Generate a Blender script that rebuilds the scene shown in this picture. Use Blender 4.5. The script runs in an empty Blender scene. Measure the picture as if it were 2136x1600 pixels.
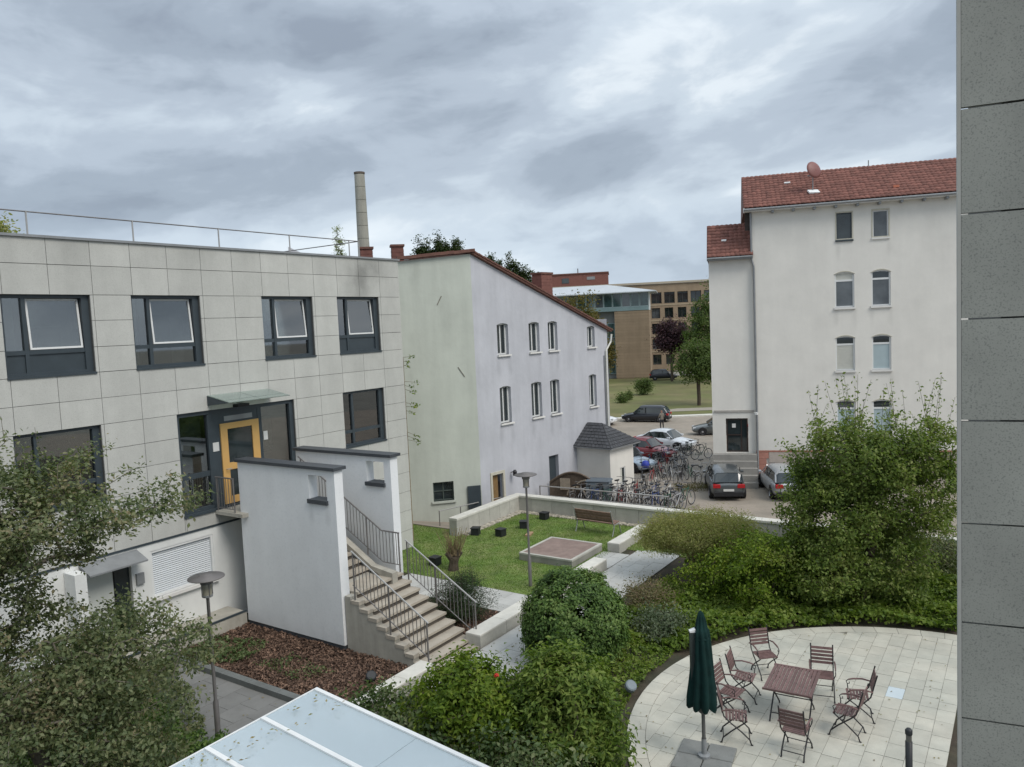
import bpy, math, random
import numpy as np
from mathutils import Vector, Matrix, noise as mnoise
random.seed(7); rng = np.random.default_rng(7)
S = bpy.context.scene
COL = S.collection
R = math.radians

# ------------------------------------------------------------ camera
cam = bpy.data.cameras.new('camera'); camo = bpy.data.objects.new('camera', cam); COL.objects.link(camo)
cam.sensor_width = 36.0; cam.lens = 36.0*1605/2136; cam.clip_start = .05; cam.clip_end = 2000
camM = Matrix.Translation((0, 0, 8)) @ Matrix.Rotation(R(90-4.31), 4, 'X') @ Matrix.Rotation(R(-2.60), 4, 'Z')
camo.matrix_world = camM; S.camera = camo
# ------------------------------------------------------------ light
SUN_AZ_VEC = Vector((0.72, -0.70, 0)).normalized(); SUN_EL = R(48)
sun = bpy.data.lights.new('sun', 'SUN'); sun.energy = 1.5; sun.angle = R(28); sun.color = (1, .94, .865)
suno = bpy.data.objects.new('sun', sun); COL.objects.link(suno)
sd = Vector((SUN_AZ_VEC.x*math.cos(SUN_EL), SUN_AZ_VEC.y*math.cos(SUN_EL), math.sin(SUN_EL)))
suno.rotation_euler = (-sd).to_track_quat('-Z', 'Y').to_euler(); suno.location = (0, 0, 40)
S.view_settings.view_transform = 'Standard'; S.view_settings.look = 'None'
S.view_settings.exposure = 0.6; S.view_settings.gamma = 1
S.cycles.max_bounces = 6; S.cycles.transparent_max_bounces = 12; S.cycles.use_denoising = True
S.cycles.sample_clamp_indirect = 4

SKY_A, SKY_B = (4.4, 0.1, 5.9), (5.3, 2.2, 0)
def build_world():
    w = bpy.data.worlds.new('World'); S.world = w; w.use_nodes = True
    t = w.node_tree; N = t.nodes; K = t.links; N.clear()
    def n(ty, **kw):
        a = N.new(ty)
        for k, v in kw.items(): setattr(a, k, v)
        return a
    def math_(op, a, b=None, c=None):
        m = n('ShaderNodeMath', operation=op)
        for i, v in enumerate((a, b, c)):
            if v is None: continue
            if hasattr(v, 'links'): K.new(v, m.inputs[i])
            else: m.inputs[i].default_value = v
        return m.outputs[0]
    tc = n('ShaderNodeTexCoord'); sep = n('ShaderNodeSeparateXYZ'); K.new(tc.outputs['Generated'], sep.inputs[0])
    x, y, z = sep.outputs
    zc = math_('MAXIMUM', z, 0.0); den = math_('ADD', zc, 0.20)
    px = math_('DIVIDE', x, den); py = math_('DIVIDE', y, den)
    # lumpy stratocumulus seen at a low angle: flattened, banks rising to the right
    sh = math_('SUBTRACT', math_('MULTIPLY', zc, 2.5), math_('MULTIPLY', x, .22))
    cmb = n('ShaderNodeCombineXYZ'); K.new(x, cmb.inputs[0]); K.new(y, cmb.inputs[1]); K.new(sh, cmb.inputs[2])
    def noi(vec, sc, det, ro, dist=0., off=(0, 0, 0)):
        mp = n('ShaderNodeMapping'); mp.inputs['Location'].default_value = off; K.new(vec, mp.inputs[0])
        q = n('ShaderNodeTexNoise'); q.inputs['Scale'].default_value = sc; q.inputs['Detail'].default_value = det
        q.inputs['Roughness'].default_value = ro; q.inputs['Distortion'].default_value = dist; K.new(mp.outputs[0], q.inputs['Vector'])
        return q.outputs['Fac']
    v = cmb.outputs[0]
    big = noi(v, 2.1, 3, .45, .35, SKY_A)
    med = noi(v, 5.2, 5, .55, .45, SKY_B)
    fin = noi(v, 15.0, 5, .6, .3, (1.3, .4, .7))
    s1 = math_("MULTIPLY", big, 1.0); s2 = math_("MULTIPLY", med, .42); s3 = math_("MULTIPLY", fin, .12)
    tot = math_('ADD', math_('ADD', s1, s2), s3)
    # a heavy bank with a lighter rift under it, both wavering with the noise
    tt = math_('ADD', math_('SUBTRACT', zc, math_('MULTIPLY', x, .07)), math_('MULTIPLY', math_('SUBTRACT', big, .5), .16))
    def bank(c, w_, amp):
        q = math_('DIVIDE', math_('SUBTRACT', tt, c), w_)
        return math_('MULTIPLY', math_('EXPONENT', math_('MULTIPLY', math_('MULTIPLY', q, q), -1.0)), amp)
    tot = math_('ADD', math_('ADD', tot, bank(.215, .055, -.085)), bank(.135, .022, .065))
    cr = n('ShaderNodeValToRGB'); K.new(tot, cr.inputs[0]); e = cr.color_ramp; e.interpolation = 'EASE'
    e.elements[0].position = .57; e.elements[0].color = (.205, .240, .290, 1)
    e.elements[1].position = 1.0; e.elements[1].color = (.72, .75, .765, 1)
    for p, c in ((.65, (.255, .298, .352, 1)), (.735, (.33, .380, .44, 1)), (.82, (.42, .478, .535, 1)), (.90, (.55, .60, .64, 1))):
        q = e.elements.new(p); q.color = c
    # a little lighter and bluer towards the horizon
    hz = n('ShaderNodeMapRange'); K.new(zc, hz.inputs[0]); hz.inputs[1].default_value = 0; hz.inputs[2].default_value = .16
    hz.inputs[3].default_value = .42; hz.inputs[4].default_value = 0
    mx = n('ShaderNodeMix', data_type='RGBA'); K.new(hz.outputs[0], mx.inputs[0]); K.new(cr.outputs[0], mx.inputs[6]); mx.inputs[7].default_value = (.43, .52, .64, 1)
    # overcast skies brighten towards the zenith
    ze = n('ShaderNodeMapRange'); K.new(zc, ze.inputs[0]); ze.inputs[1].default_value = .30; ze.inputs[2].default_value = 1
    ze.inputs[3].default_value = 1; ze.inputs[4].default_value = 1.75
    b1 = n('ShaderNodeBackground'); K.new(mx.outputs[2], b1.inputs[0]); K.new(ze.outputs[0], b1.inputs[1])
    sky = n('ShaderNodeTexSky', sky_type='NISHITA'); sky.sun_disc = False; sky.sun_elevation = SUN_EL
    sky.sun_rotation = math.atan2(sd.x, sd.y)
    b2 = n('ShaderNodeBackground'); K.new(sky.outputs[0], b2.inputs[0]); b2.inputs[1].default_value = .1
    ms = n('ShaderNodeMixShader'); ms.inputs[0].default_value = .93; K.new(b2.outputs[0], ms.inputs[1]); K.new(b1.outputs[0], ms.inputs[2])
    o = n('ShaderNodeOutputWorld'); K.new(ms.outputs[0], o.inputs[0])
build_world()

# ------------------------------------------------------------ coordinates
C0 = Vector((0, 0, 8.0)); M3 = camM.to_3x3()
def ray(x, y): return M3 @ Vector(((x-1068)/1605., (800-y)/1605., -1.))
def G(x, y, z=0.):
    d = ray(x, y); return C0 + d*((z-8.0)/d.z)
def D(x, y, dep):
    d = ray(x, y); return C0 + d*(dep/d.y)
WA = R(55.93)
FA = Matrix.Translation((-3.91, 27.95, 0)) @ Matrix.Rotation(WA, 4, 'Z')      # courtyard frame: x = along the office wall, y = into it
def P(u, n, z=0.): return FA @ Vector((u, -n, z))
ROT_A = WA
def lotz(y): return -1.3 if y < 40 else max(-2.0, -1.3-.7*(y-40)/29)

# ------------------------------------------------------------ materials
MATS = {}
def mat(name, col, rough=.8, var=.12, scale=6., detail=4, bump=0., obj_var=0., speck=0., speck_scale=120., speck_col=None,
        metal=0., spec=.4, streak=0., coat=0., isl=0., col2=None):
    if name in MATS: return MATS[name]
    m = bpy.data.materials.new(name); m.use_nodes = True; t = m.node_tree; N = t.nodes; K = t.links
    b = N['Principled BSDF']; b.inputs['Roughness'].default_value = rough; b.inputs['Metallic'].default_value = metal
    b.inputs['Specular IOR Level'].default_value = spec
    if coat: b.inputs['Coat Weight'].default_value = coat; b.inputs['Coat Roughness'].default_value = .06
    tc = N.new('ShaderNodeTexCoord')
    geo = N.new('ShaderNodeNewGeometry')
    nz = N.new('ShaderNodeTexNoise'); nz.inputs['Scale'].default_value = scale; nz.inputs['Detail'].default_value = detail
    nz.inputs['Roughness'].default_value = .62; K.new(geo.outputs['Position'], nz.inputs['Vector'])
    mr = N.new('ShaderNodeMapRange'); K.new(nz.outputs['Fac'], mr.inputs[0]); mr.inputs[1].default_value = .28; mr.inputs[2].default_value = .72
    mr.inputs[3].default_value = 1-var; mr.inputs[4].default_value = 1+var
    fac = mr.outputs[0]
    def mul(a, bb):
        q = N.new('ShaderNodeMath'); q.operation = 'MULTIPLY'; K.new(a, q.inputs[0]); K.new(bb, q.inputs[1]); return q.outputs[0]
    def rnd(out, amt):
        q = N.new('ShaderNodeMapRange'); K.new(out, q.inputs[0]); q.inputs[3].default_value = 1-amt; q.inputs[4].default_value = 1+amt; return q.outputs[0]
    if obj_var:
        oi = N.new('ShaderNodeObjectInfo'); fac = mul(fac, rnd(oi.outputs['Random'], obj_var))
    if isl: fac = mul(fac, rnd(geo.outputs['Random Per Island'], isl))
    if streak:
        mp = N.new('ShaderNodeMapping'); mp.inputs['Scale'].default_value = (1.3, 1.3, .16); K.new(geo.outputs['Position'], mp.inputs[0])
        n2 = N.new('ShaderNodeTexNoise'); n2.inputs['Scale'].default_value = 1.1; n2.inputs['Detail'].default_value = 6; n2.inputs['Roughness'].default_value = .65
        K.new(mp.outputs[0], n2.inputs['Vector'])
        q = N.new('ShaderNodeMapRange'); K.new(n2.outputs['Fac'], q.inputs[0]); q.inputs[1].default_value = .35; q.inputs[2].default_value = .75
        q.inputs[3].default_value = 1; q.inputs[4].default_value = 1-streak; fac = mul(fac, q.outputs[0])
    base = N.new('ShaderNodeRGB'); base.outputs[0].default_value = (*col, 1); cur = base.outputs[0]
    if col2:
        n3 = N.new('ShaderNodeTexNoise'); n3.inputs['Scale'].default_value = scale*.45; n3.inputs['Detail'].default_value = 5; K.new(geo.outputs['Position'], n3.inputs['Vector'])
        q = N.new('ShaderNodeMapRange'); K.new(n3.outputs['Fac'], q.inputs[0]); q.inputs[1].default_value = .40; q.inputs[2].default_value = .62
        x = N.new('ShaderNodeMix'); x.data_type = 'RGBA'; K.new(q.outputs[0], x.inputs[0]); K.new(cur, x.inputs[6]); x.inputs[7].default_value = (*col2, 1); cur = x.outputs[2]
    if speck:
        n4 = N.new('ShaderNodeTexNoise'); n4.inputs['Scale'].default_value = speck_scale; n4.inputs['Detail'].default_value = 2; K.new(geo.outputs['Position'], n4.inputs['Vector'])
        q = N.new('ShaderNodeMapRange'); K.new(n4.outputs['Fac'], q.inputs[0]); q.inputs[1].default_value = .54; q.inputs[2].default_value = .68; q.inputs[4].default_value = speck
        x = N.new('ShaderNodeMix'); x.data_type = 'RGBA'; K.new(q.outputs[0], x.inputs[0]); K.new(cur, x.inputs[6])
        x.inputs[7].default_value = (*(speck_col or tuple(c*.35 for c in col)), 1); cur = x.outputs[2]
    vm = N.new('ShaderNodeVectorMath'); vm.operation = 'SCALE'; K.new(cur, vm.inputs[0]); K.new(fac, vm.inputs['Scale'])
    K.new(vm.outputs[0], b.inputs['Base Color'])
    if bump:
        bp = N.new('ShaderNodeBump'); bp.inputs['Strength'].default_value = bump; bp.inputs['Distance'].default_value = .02
        n5 = N.new('ShaderNodeTexNoise'); n5.inputs['Scale'].default_value = scale*6; n5.inputs['Detail'].default_value = 5; K.new(geo.outputs['Position'], n5.inputs['Vector'])
        K.new(n5.outputs['Fac'], bp.inputs['Height']); K.new(bp.outputs[0], b.inputs['Normal'])
    MATS[name] = m; return m
def leafmat(name, cols, trans=.3, rough=.5, seed=0):
    """cols: list of 3 colours picked per leaf; broad noise shifts whole branches"""
    if name in MATS: return MATS[name]
    m = bpy.data.materials.new(name); m.use_nodes = True; t = m.node_tree; N = t.nodes; K = t.links
    b = N['Principled BSDF']; b.inputs['Roughness'].default_value = rough+.1; b.inputs['Specular IOR Level'].default_value = .22
    geo = N.new('ShaderNodeNewGeometry')
    nz = N.new('ShaderNodeTexNoise'); nz.inputs['Scale'].default_value = 1.1; nz.inputs['Detail'].default_value = 3; K.new(geo.outputs['Position'], nz.inputs['Vector'])
    a = N.new('ShaderNodeMath'); a.operation = 'MULTIPLY_ADD'; K.new(nz.outputs['Fac'], a.inputs[0]); a.inputs[1].default_value = 1.5; a.inputs[2].default_value = -.75+.0
    c = N.new('ShaderNodeMath'); c.operation = 'MULTIPLY_ADD'; K.new(geo.outputs['Random Per Island'], c.inputs[0]); c.inputs[1].default_value = .75; K.new(a.outputs[0], c.inputs[2])
    d = N.new('ShaderNodeMath'); d.operation = 'ADD'; K.new(c.outputs[0], d.inputs[0]); d.inputs[1].default_value = .12
    cr = N.new('ShaderNodeValToRGB'); K.new(d.outputs[0], cr.inputs[0]); e = cr.color_ramp
    e.elements[0].position = .0; e.elements[0].color = (*cols[0], 1); e.elements[1].position = 1.; e.elements[1].color = (*cols[-1], 1)
    for i, q in enumerate(cols[1:-1]):
        x = e.elements.new((i+1)/(len(cols)-1)); x.color = (*q, 1)
    K.new(cr.outputs[0], b.inputs['Base Color'])
    tr = N.new('ShaderNodeBsdfTranslucent'); vm = N.new('ShaderNodeVectorMath'); vm.operation = 'MULTIPLY'; K.new(cr.outputs[0], vm.inputs[0]); vm.inputs[1].default_value = (1.4, 1.6, .7)
    K.new(vm.outputs[0], tr.inputs[0])
    ms = N.new('ShaderNodeMixShader'); ms.inputs[0].default_value = trans; K.new(b.outputs[0], ms.inputs[1]); K.new(tr.outputs[0], ms.inputs[2])
    K.new(ms.outputs[0], N['Material Output'].inputs[0])
    MATS[name] = m; return m

stone = mat('granite_cladding', (.485, .487, .455), .75, .05, 2.2, 6, .12, obj_var=.045, speck=.3, speck_scale=70, streak=.13)
def stain(m, spots, zs=1., base=None):
    t = m.node_tree; N = t.nodes; K = t.links; b = N['Principled BSDF']; src = b.inputs['Base Color'].links[0].from_socket
    geo = N.new('ShaderNodeNewGeometry'); nz = N.new('ShaderNodeTexNoise'); nz.inputs['Scale'].default_value = 1.7; nz.inputs['Detail'].default_value = 5; K.new(geo.outputs['Position'], nz.inputs['Vector'])
    for (p, r_, amt) in spots:
        sc = N.new('ShaderNodeVectorMath'); sc.operation = 'MULTIPLY'; K.new(geo.outputs['Position'], sc.inputs[0]); sc.inputs[1].default_value = (1, 1, zs)
        d = N.new('ShaderNodeVectorMath'); d.operation = 'DISTANCE'; K.new(sc.outputs[0], d.inputs[0]); d.inputs[1].default_value = (p[0], p[1], p[2]*zs)
        a = N.new('ShaderNodeMath'); a.operation = 'MULTIPLY_ADD'; K.new(nz.outputs['Fac'], a.inputs[0]); a.inputs[1].default_value = r_*1.2; K.new(d.outputs['Value'], a.inputs[2])
        q = N.new('ShaderNodeMapRange'); q.interpolation_type = 'SMOOTHSTEP'; K.new(a.outputs[0], q.inputs[0]); q.inputs[1].default_value = r_*.5; q.inputs[2].default_value = r_*1.6; q.inputs[3].default_value = 1-amt; q.inputs[4].default_value = 1
        vm = N.new('ShaderNodeVectorMath'); vm.operation = 'SCALE'; K.new(src, vm.inputs[0]); K.new(q.outputs[0], vm.inputs['Scale']); src = vm.outputs[0]
    if base:      # splash dirt along the foot of the wall: (z of ground, height, amount)
        sp = N.new('ShaderNodeSeparateXYZ'); K.new(geo.outputs['Position'], sp.inputs[0])
        a = N.new('ShaderNodeMath'); a.operation = 'MULTIPLY_ADD'; K.new(nz.outputs['Fac'], a.inputs[0]); a.inputs[1].default_value = base[1]*1.6; K.new(sp.outputs[2], a.inputs[2])
        q = N.new('ShaderNodeMapRange'); K.new(a.outputs[0], q.inputs[0]); q.inputs[1].default_value = base[0]+base[1]*.6; q.inputs[2].default_value = base[0]+base[1]*1.7; q.inputs[3].default_value = 1-base[2]; q.inputs[4].default_value = 1
        vm = N.new('ShaderNodeVectorMath'); vm.operation = 'SCALE'; K.new(src, vm.inputs[0]); K.new(q.outputs[0], vm.inputs['Scale']); src = vm.outputs[0]
    K.new(src, b.inputs['Base Color'])
stain(stone, [(tuple(P(-1.9, .03, 9.75)), 1.0, .42), (tuple(P(-1.3, .03, 10.3)), 1.0, .25), (tuple(P(-8.2, .03, 10.4)), 1.2, .15), (tuple(P(-11.5, .03, 10.4)), 1.0, .15), (tuple(P(-8.6, .03, 3.2)), .9, .2)])
stone_dark = mat('joint_backing', (.09, .09, .085), .9, .1)  # dark grey backing seen through the open joints
granite = mat('pillar_granite', (.28, .286, .255), .6, .14, 1.2, 6, .1, obj_var=.04, speck=.55, speck_scale=95, speck_col=(.10, .105, .10), streak=.2)
granite_l = mat('wall_granite', (.43, .42, .375), .8, .12, 3., 6, .2, obj_var=.07, speck=.3, speck_scale=60, streak=.18)
coping_l = mat('coping_stone', (.58, .565, .51), .75, .10, 2.5, 6, .15, obj_var=.05, streak=.15)
white = mat('white_render', (.74, .755, .76), .85, .04, 1.2, 5, .15, streak=.06, speck=.2, speck_scale=16, speck_col=(.55, .58, .59))
white_g = mat('ground_floor_render', (.68, .69, .67), .85, .05, 1.2, 5, .15, streak=.12)
white_c = mat('house_render', (.70, .68, .63), .9, .05, .9, 6, .2, streak=.07)
mint = mat('pale_green_render', (.515, .545, .485), .9, .07, .8, 7, .3, streak=.16)
lav = mat('pale_lilac_render', (.475, .485, .52), .9, .08, .8, 7, .4, streak=.16)
coping = mat('slate_coping', (.055, .062, .07), .55, .15, 4, streak=.1)
anth = mat('anthracite_frame', (.040, .053, .062), .42, .1, 4)
wframe = mat('white_frame', (.66, .67, .66), .45, .03)
sillw = mat('white_sill', (.68, .67, .64), .6, .06, 3, streak=.1)
ochre = mat('ochre_door_paint', (.56, .335, .115), .45, .05, 3)
brown = mat('brown_door', (.20, .125, .05), .6, .2, 8)
roofred = mat('red_roof_tile', (.175, .075, .058), .8, .25, 3, 5, isl=.22)
roofbrown = mat('brown_roof_tile', (.135, .065, .05), .8, .25, 4, 5, isl=.2)
slate = mat('slate_roof', (.060, .062, .068), .65, .18, 3, 5, isl=.2)
brickred = mat('red_brick', (.165, .072, .058), .85, .2, 5, obj_var=.15)
brick_tan = mat('tan_brick', (.285, .215, .145), .85, .10, .5, 6, obj_var=.06, streak=.15)
teal = mat('teal_metal', (.19, .27, .28), .5, .1, .6)
palero = mat('pale_metal_roof', (.42, .45, .47), .5, .06, .5)
conc = mat('concrete', (.42, .40, .345), .85, .14, 2.2, 6, .25, streak=.40)
conc_step = mat('concrete_step', (.385, .345, .285), .85, .14, 2.5, 6, .25, streak=.1)
conc_shade = mat('shaded_concrete_riser', (.085, .074, .062), .9, .22, 3, 6, .2)  # shade on the risers is put into this darker colour
zinc = mat('zinc', (.25, .26, .265), .5, .12, 3, metal=.3)
railm = mat('galvanised_rail', (.20, .19, .185), .5, .15, 3, metal=.5)
handr = mat('handrail_steel', (.42, .41, .39), .4, .08, 3, metal=.5)
blackm = mat('black_metal', (.015, .015, .017), .5, .2)
darkpl = mat('black_plastic', (.018, .02, .022), .5, .2)
wood = mat('weathered_red_wood', (.135, .080, .074), .6, .25, 12, obj_var=.18)
bench_w = mat('bench_wood', (.20, .125, .095), .7, .25, 9, obj_var=.15)
bark = mat('bark', (.075, .058, .042), .9, .35, 12, bump=.5)
bark_l = mat('light_twig_bark', (.20, .15, .085), .9, .3, 12)
soil = mat('bed_soil', (.060, .046, .032), .95, .4, 3, 6, .5, col2=(.035, .035, .02))
lawn_m = mat('lawn_ground', (.115, .180, .040), .95, .35, 2.2, 7, .5, col2=(.16, .185, .065))
mulch_m = mat('mulch_ground', (.060, .034, .024), .95, .5, 9, 6, .6)
mulch_c = mat('mulch_chip', (.135, .085, .060), .9, .35, 2.5, isl=.7)
slab_m = mat('paving_slab', (.455, .435, .368), .75, .13, 1.8, 7, .2, obj_var=.07, speck=.2, speck_scale=80, streak=.0, col2=(.40, .395, .34))
slab_b = mat('pale_blue_slab', (.46, .52, .545), .75, .06, 1.8)
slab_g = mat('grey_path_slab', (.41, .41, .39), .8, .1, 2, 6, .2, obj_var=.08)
slab_d = mat('dark_path_slab', (.185, .185, .178), .8, .12, 2, 6, .2, obj_var=.09)  # darker grey slabs for the path along the mulch bed
joint = mat('paving_joint', (.13, .125, .10), .95, .25, 4)
asphalt = mat('lot_paving', (.25, .22, .18), .9, .14, .9, 7, .25, speck=.2, speck_scale=12, col2=(.285, .245, .20))
grass_far = mat('far_meadow', (.115, .125, .04), .95, .25, .25, 7, .3, col2=(.15, .135, .06))
gravel_m = mat('gravel', (.36, .33, .27), .9, .2, 5, isl=.4)
sandm = mat('sandbox_cover', (.20, .145, .125), .85, .16, 4, 6, .2, col2=(.24, .18, .155))
chim = mat('chimney_concrete', (.31, .305, .265), .9, .14, .6, 6, streak=.3)
umb_m = mat('green_canvas', (.004, .022, .020), .85, .3, 5, spec=.2)
umb_base = mat('parasol_base_concrete', (.18, .185, .175), .8, .15, 4, speck=.3, speck_scale=70)
tyre = mat('tyre_rubber', (.012, .012, .013), .8, .2)
rim = mat('alloy_rim', (.35, .35, .36), .35, .1, metal=.6)
redl = mat('red_lamp', (.36, .012, .015), .25, .1)
platew = mat('number_plate_white', (.6, .6, .58), .5, .05)
intr = mat('room_interior', (.17, .175, .16), .9, .6, 1.1, 3)
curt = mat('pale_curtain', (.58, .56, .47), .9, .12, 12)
blind = mat('pale_blind', (.52, .52, .47), .8, .06, 4)
blind_b = mat('frosted_pane', (.36, .44, .46), .3, .06, 2)
skin = mat('skin', (.30, .17, .12), .6, .1)
jacket = mat('grey_jacket', (.13, .115, .10), .9, .2)
trous = mat('dark_trousers', (.02, .02, .025), .9, .2)
shutm = mat('white_roller_shutter', (.56, .59, .61), .6, .03, 2, isl=.02)

_cc = Vector((-4.45, 32.64, 0))+Vector((math.cos(R(13.2)), math.sin(R(13.2)), 0))*2.98; _FL = Matrix.Translation(_cc) @ Matrix.Rotation(R(49.2), 4, 'Z')
_FH = Matrix.Translation((13.42, 42.31, 0)) @ Matrix.Rotation(R(-15.6), 4, 'Z')
stain(white, [(tuple(P(-7.9, 3.75, 3.45)), .16, .16), (tuple(P(-7.9, 4.33, 3.45)), .14, .14), (tuple(P(-7.9, 2.2, 4.4)), .3, .06)], .35, base=(.15, .5, .14))
stain(lav, [(tuple(_FL @ Vector((u, 0, z-.45))), .22, .15) for (u, z) in ((1.5, 6.6), (2.3, 6.6), (4.5, 6.6), (5.9, 6.6), (1.5, 3.5), (2.3, 3.5), (3.8, 3.5), (5.2, 3.5), (5.9, 3.5), (9.1, 3.5))], .3, base=(-.5, 1.6, .14))
stain(white_c, [(tuple(_FH @ Vector((u, 0, z-.4))), .22, .11) for (u, z) in ((4.2, 8.1), (5.1, 8.1), (5.95, 8.1), (6.85, 8.1), (4.2, 4.7), (5.1, 4.7), (6.85, 4.7), (4.3, 11.6), (6.8, 11.6))]+[(tuple(_FH @ Vector((9.0, 0, 12.6))), 1.2, .07)], .28, base=(.3, 1.2, .10))
stain(mint, [(tuple(Vector((-3.9, 32.8, 10.3))), .4, .18), (tuple(Vector((-2.6, 33.1, 8.0))), .5, .08)], .3, base=(-.1, 1.3, .16))
def glass_mat(name, base=(.022, .03, .032), rough=.03, spec=.8):
    if name in MATS: return MATS[name]
    m = mat(name, base, rough, .45, .9, 3, spec=spec); return m
glass = glass_mat('window_glass'); glass_l = glass_mat('window_glass_grey', (.085, .095, .10), .05, .9)
glass_t = glass_mat('window_glass_teal', (.05, .085, .085), .05, .8)
def clear_glass(name, tint, tr, rough=.03, milky=None, milk=.0):
    m = bpy.data.materials.new(name); m.use_nodes = True; t = m.node_tree; N = t.nodes; K = t.links
    N.remove(N['Principled BSDF'])
    a = N.new('ShaderNodeBsdfTransparent'); a.inputs[0].default_value = (*tint, 1)
    g = N.new('ShaderNodeBsdfGlossy'); g.inputs['Roughness'].default_value = rough
    f = N.new('ShaderNodeFresnel'); f.inputs[0].default_value = 1.55
    mm = N.new('ShaderNodeMath'); mm.operation = 'MULTIPLY_ADD'; K.new(f.outputs[0], mm.inputs[0]); mm.inputs[1].default_value = 1.3; mm.inputs[2].default_value = tr
    x = N.new('ShaderNodeMixShader'); K.new(mm.outputs[0], x.inputs[0]); K.new(a.outputs[0], x.inputs[1]); K.new(g.outputs[0], x.inputs[2]); out = x.outputs[0]
    if milky:
        d = N.new('ShaderNodeBsdfDiffuse'); d.inputs[0].default_value = (*milky, 1)
        y = N.new('ShaderNodeMixShader'); y.inputs[0].default_value = milk; K.new(out, y.inputs[1]); K.new(d.outputs[0], y.inputs[2]); out = y.outputs[0]
    K.new(out, N['Material Output'].inputs[0]); MATS[name] = m; return m
roofglass = clear_glass('canopy_glass', (.93, .97, .98), .09, .02, (.82, .93, .98), .27)
canglass = clear_glass('door_canopy_glass', (.62, .72, .67), .08, .03, (.42, .50, .46), .28)
winglass = clear_glass('clear_window_glass', (.62, .67, .66), .16, .02)

# ------------------------------------------------------------ object helpers
MW = {}                     # world matrix of roots / parts, kept by hand
def root(name, label, cat, loc, rot=0., group=None):
    o = bpy.data.objects.new(name, None); COL.objects.link(o); o.empty_display_size = .2
    m = Matrix.Translation(loc) @ Matrix.Rotation(rot, 4, 'Z'); o.matrix_world = m; MW[o.name] = m
    o['label'] = label; o['category'] = cat
    if group: o['group'] = group
    return o
def link(name, me, parent=None, M=None, kind=None, label=None):
    o = bpy.data.objects.new(name, me); COL.objects.link(o)
    M = M or Matrix.Identity(4)
    if parent is not None:
        o.parent = parent; o.matrix_basis = MW[parent.name].inverted() @ M
    else: o.matrix_world = M
    MW[o.name] = M
    if kind: o['kind'] = kind
    if label: o['label'] = label
    return o
def tag(o, label=None, cat=None, group=None, kind=None):
    for k, v in (('label', label), ('category', cat), ('group', group), ('kind', kind)):
        if v: o[k] = v
    return o
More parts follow.
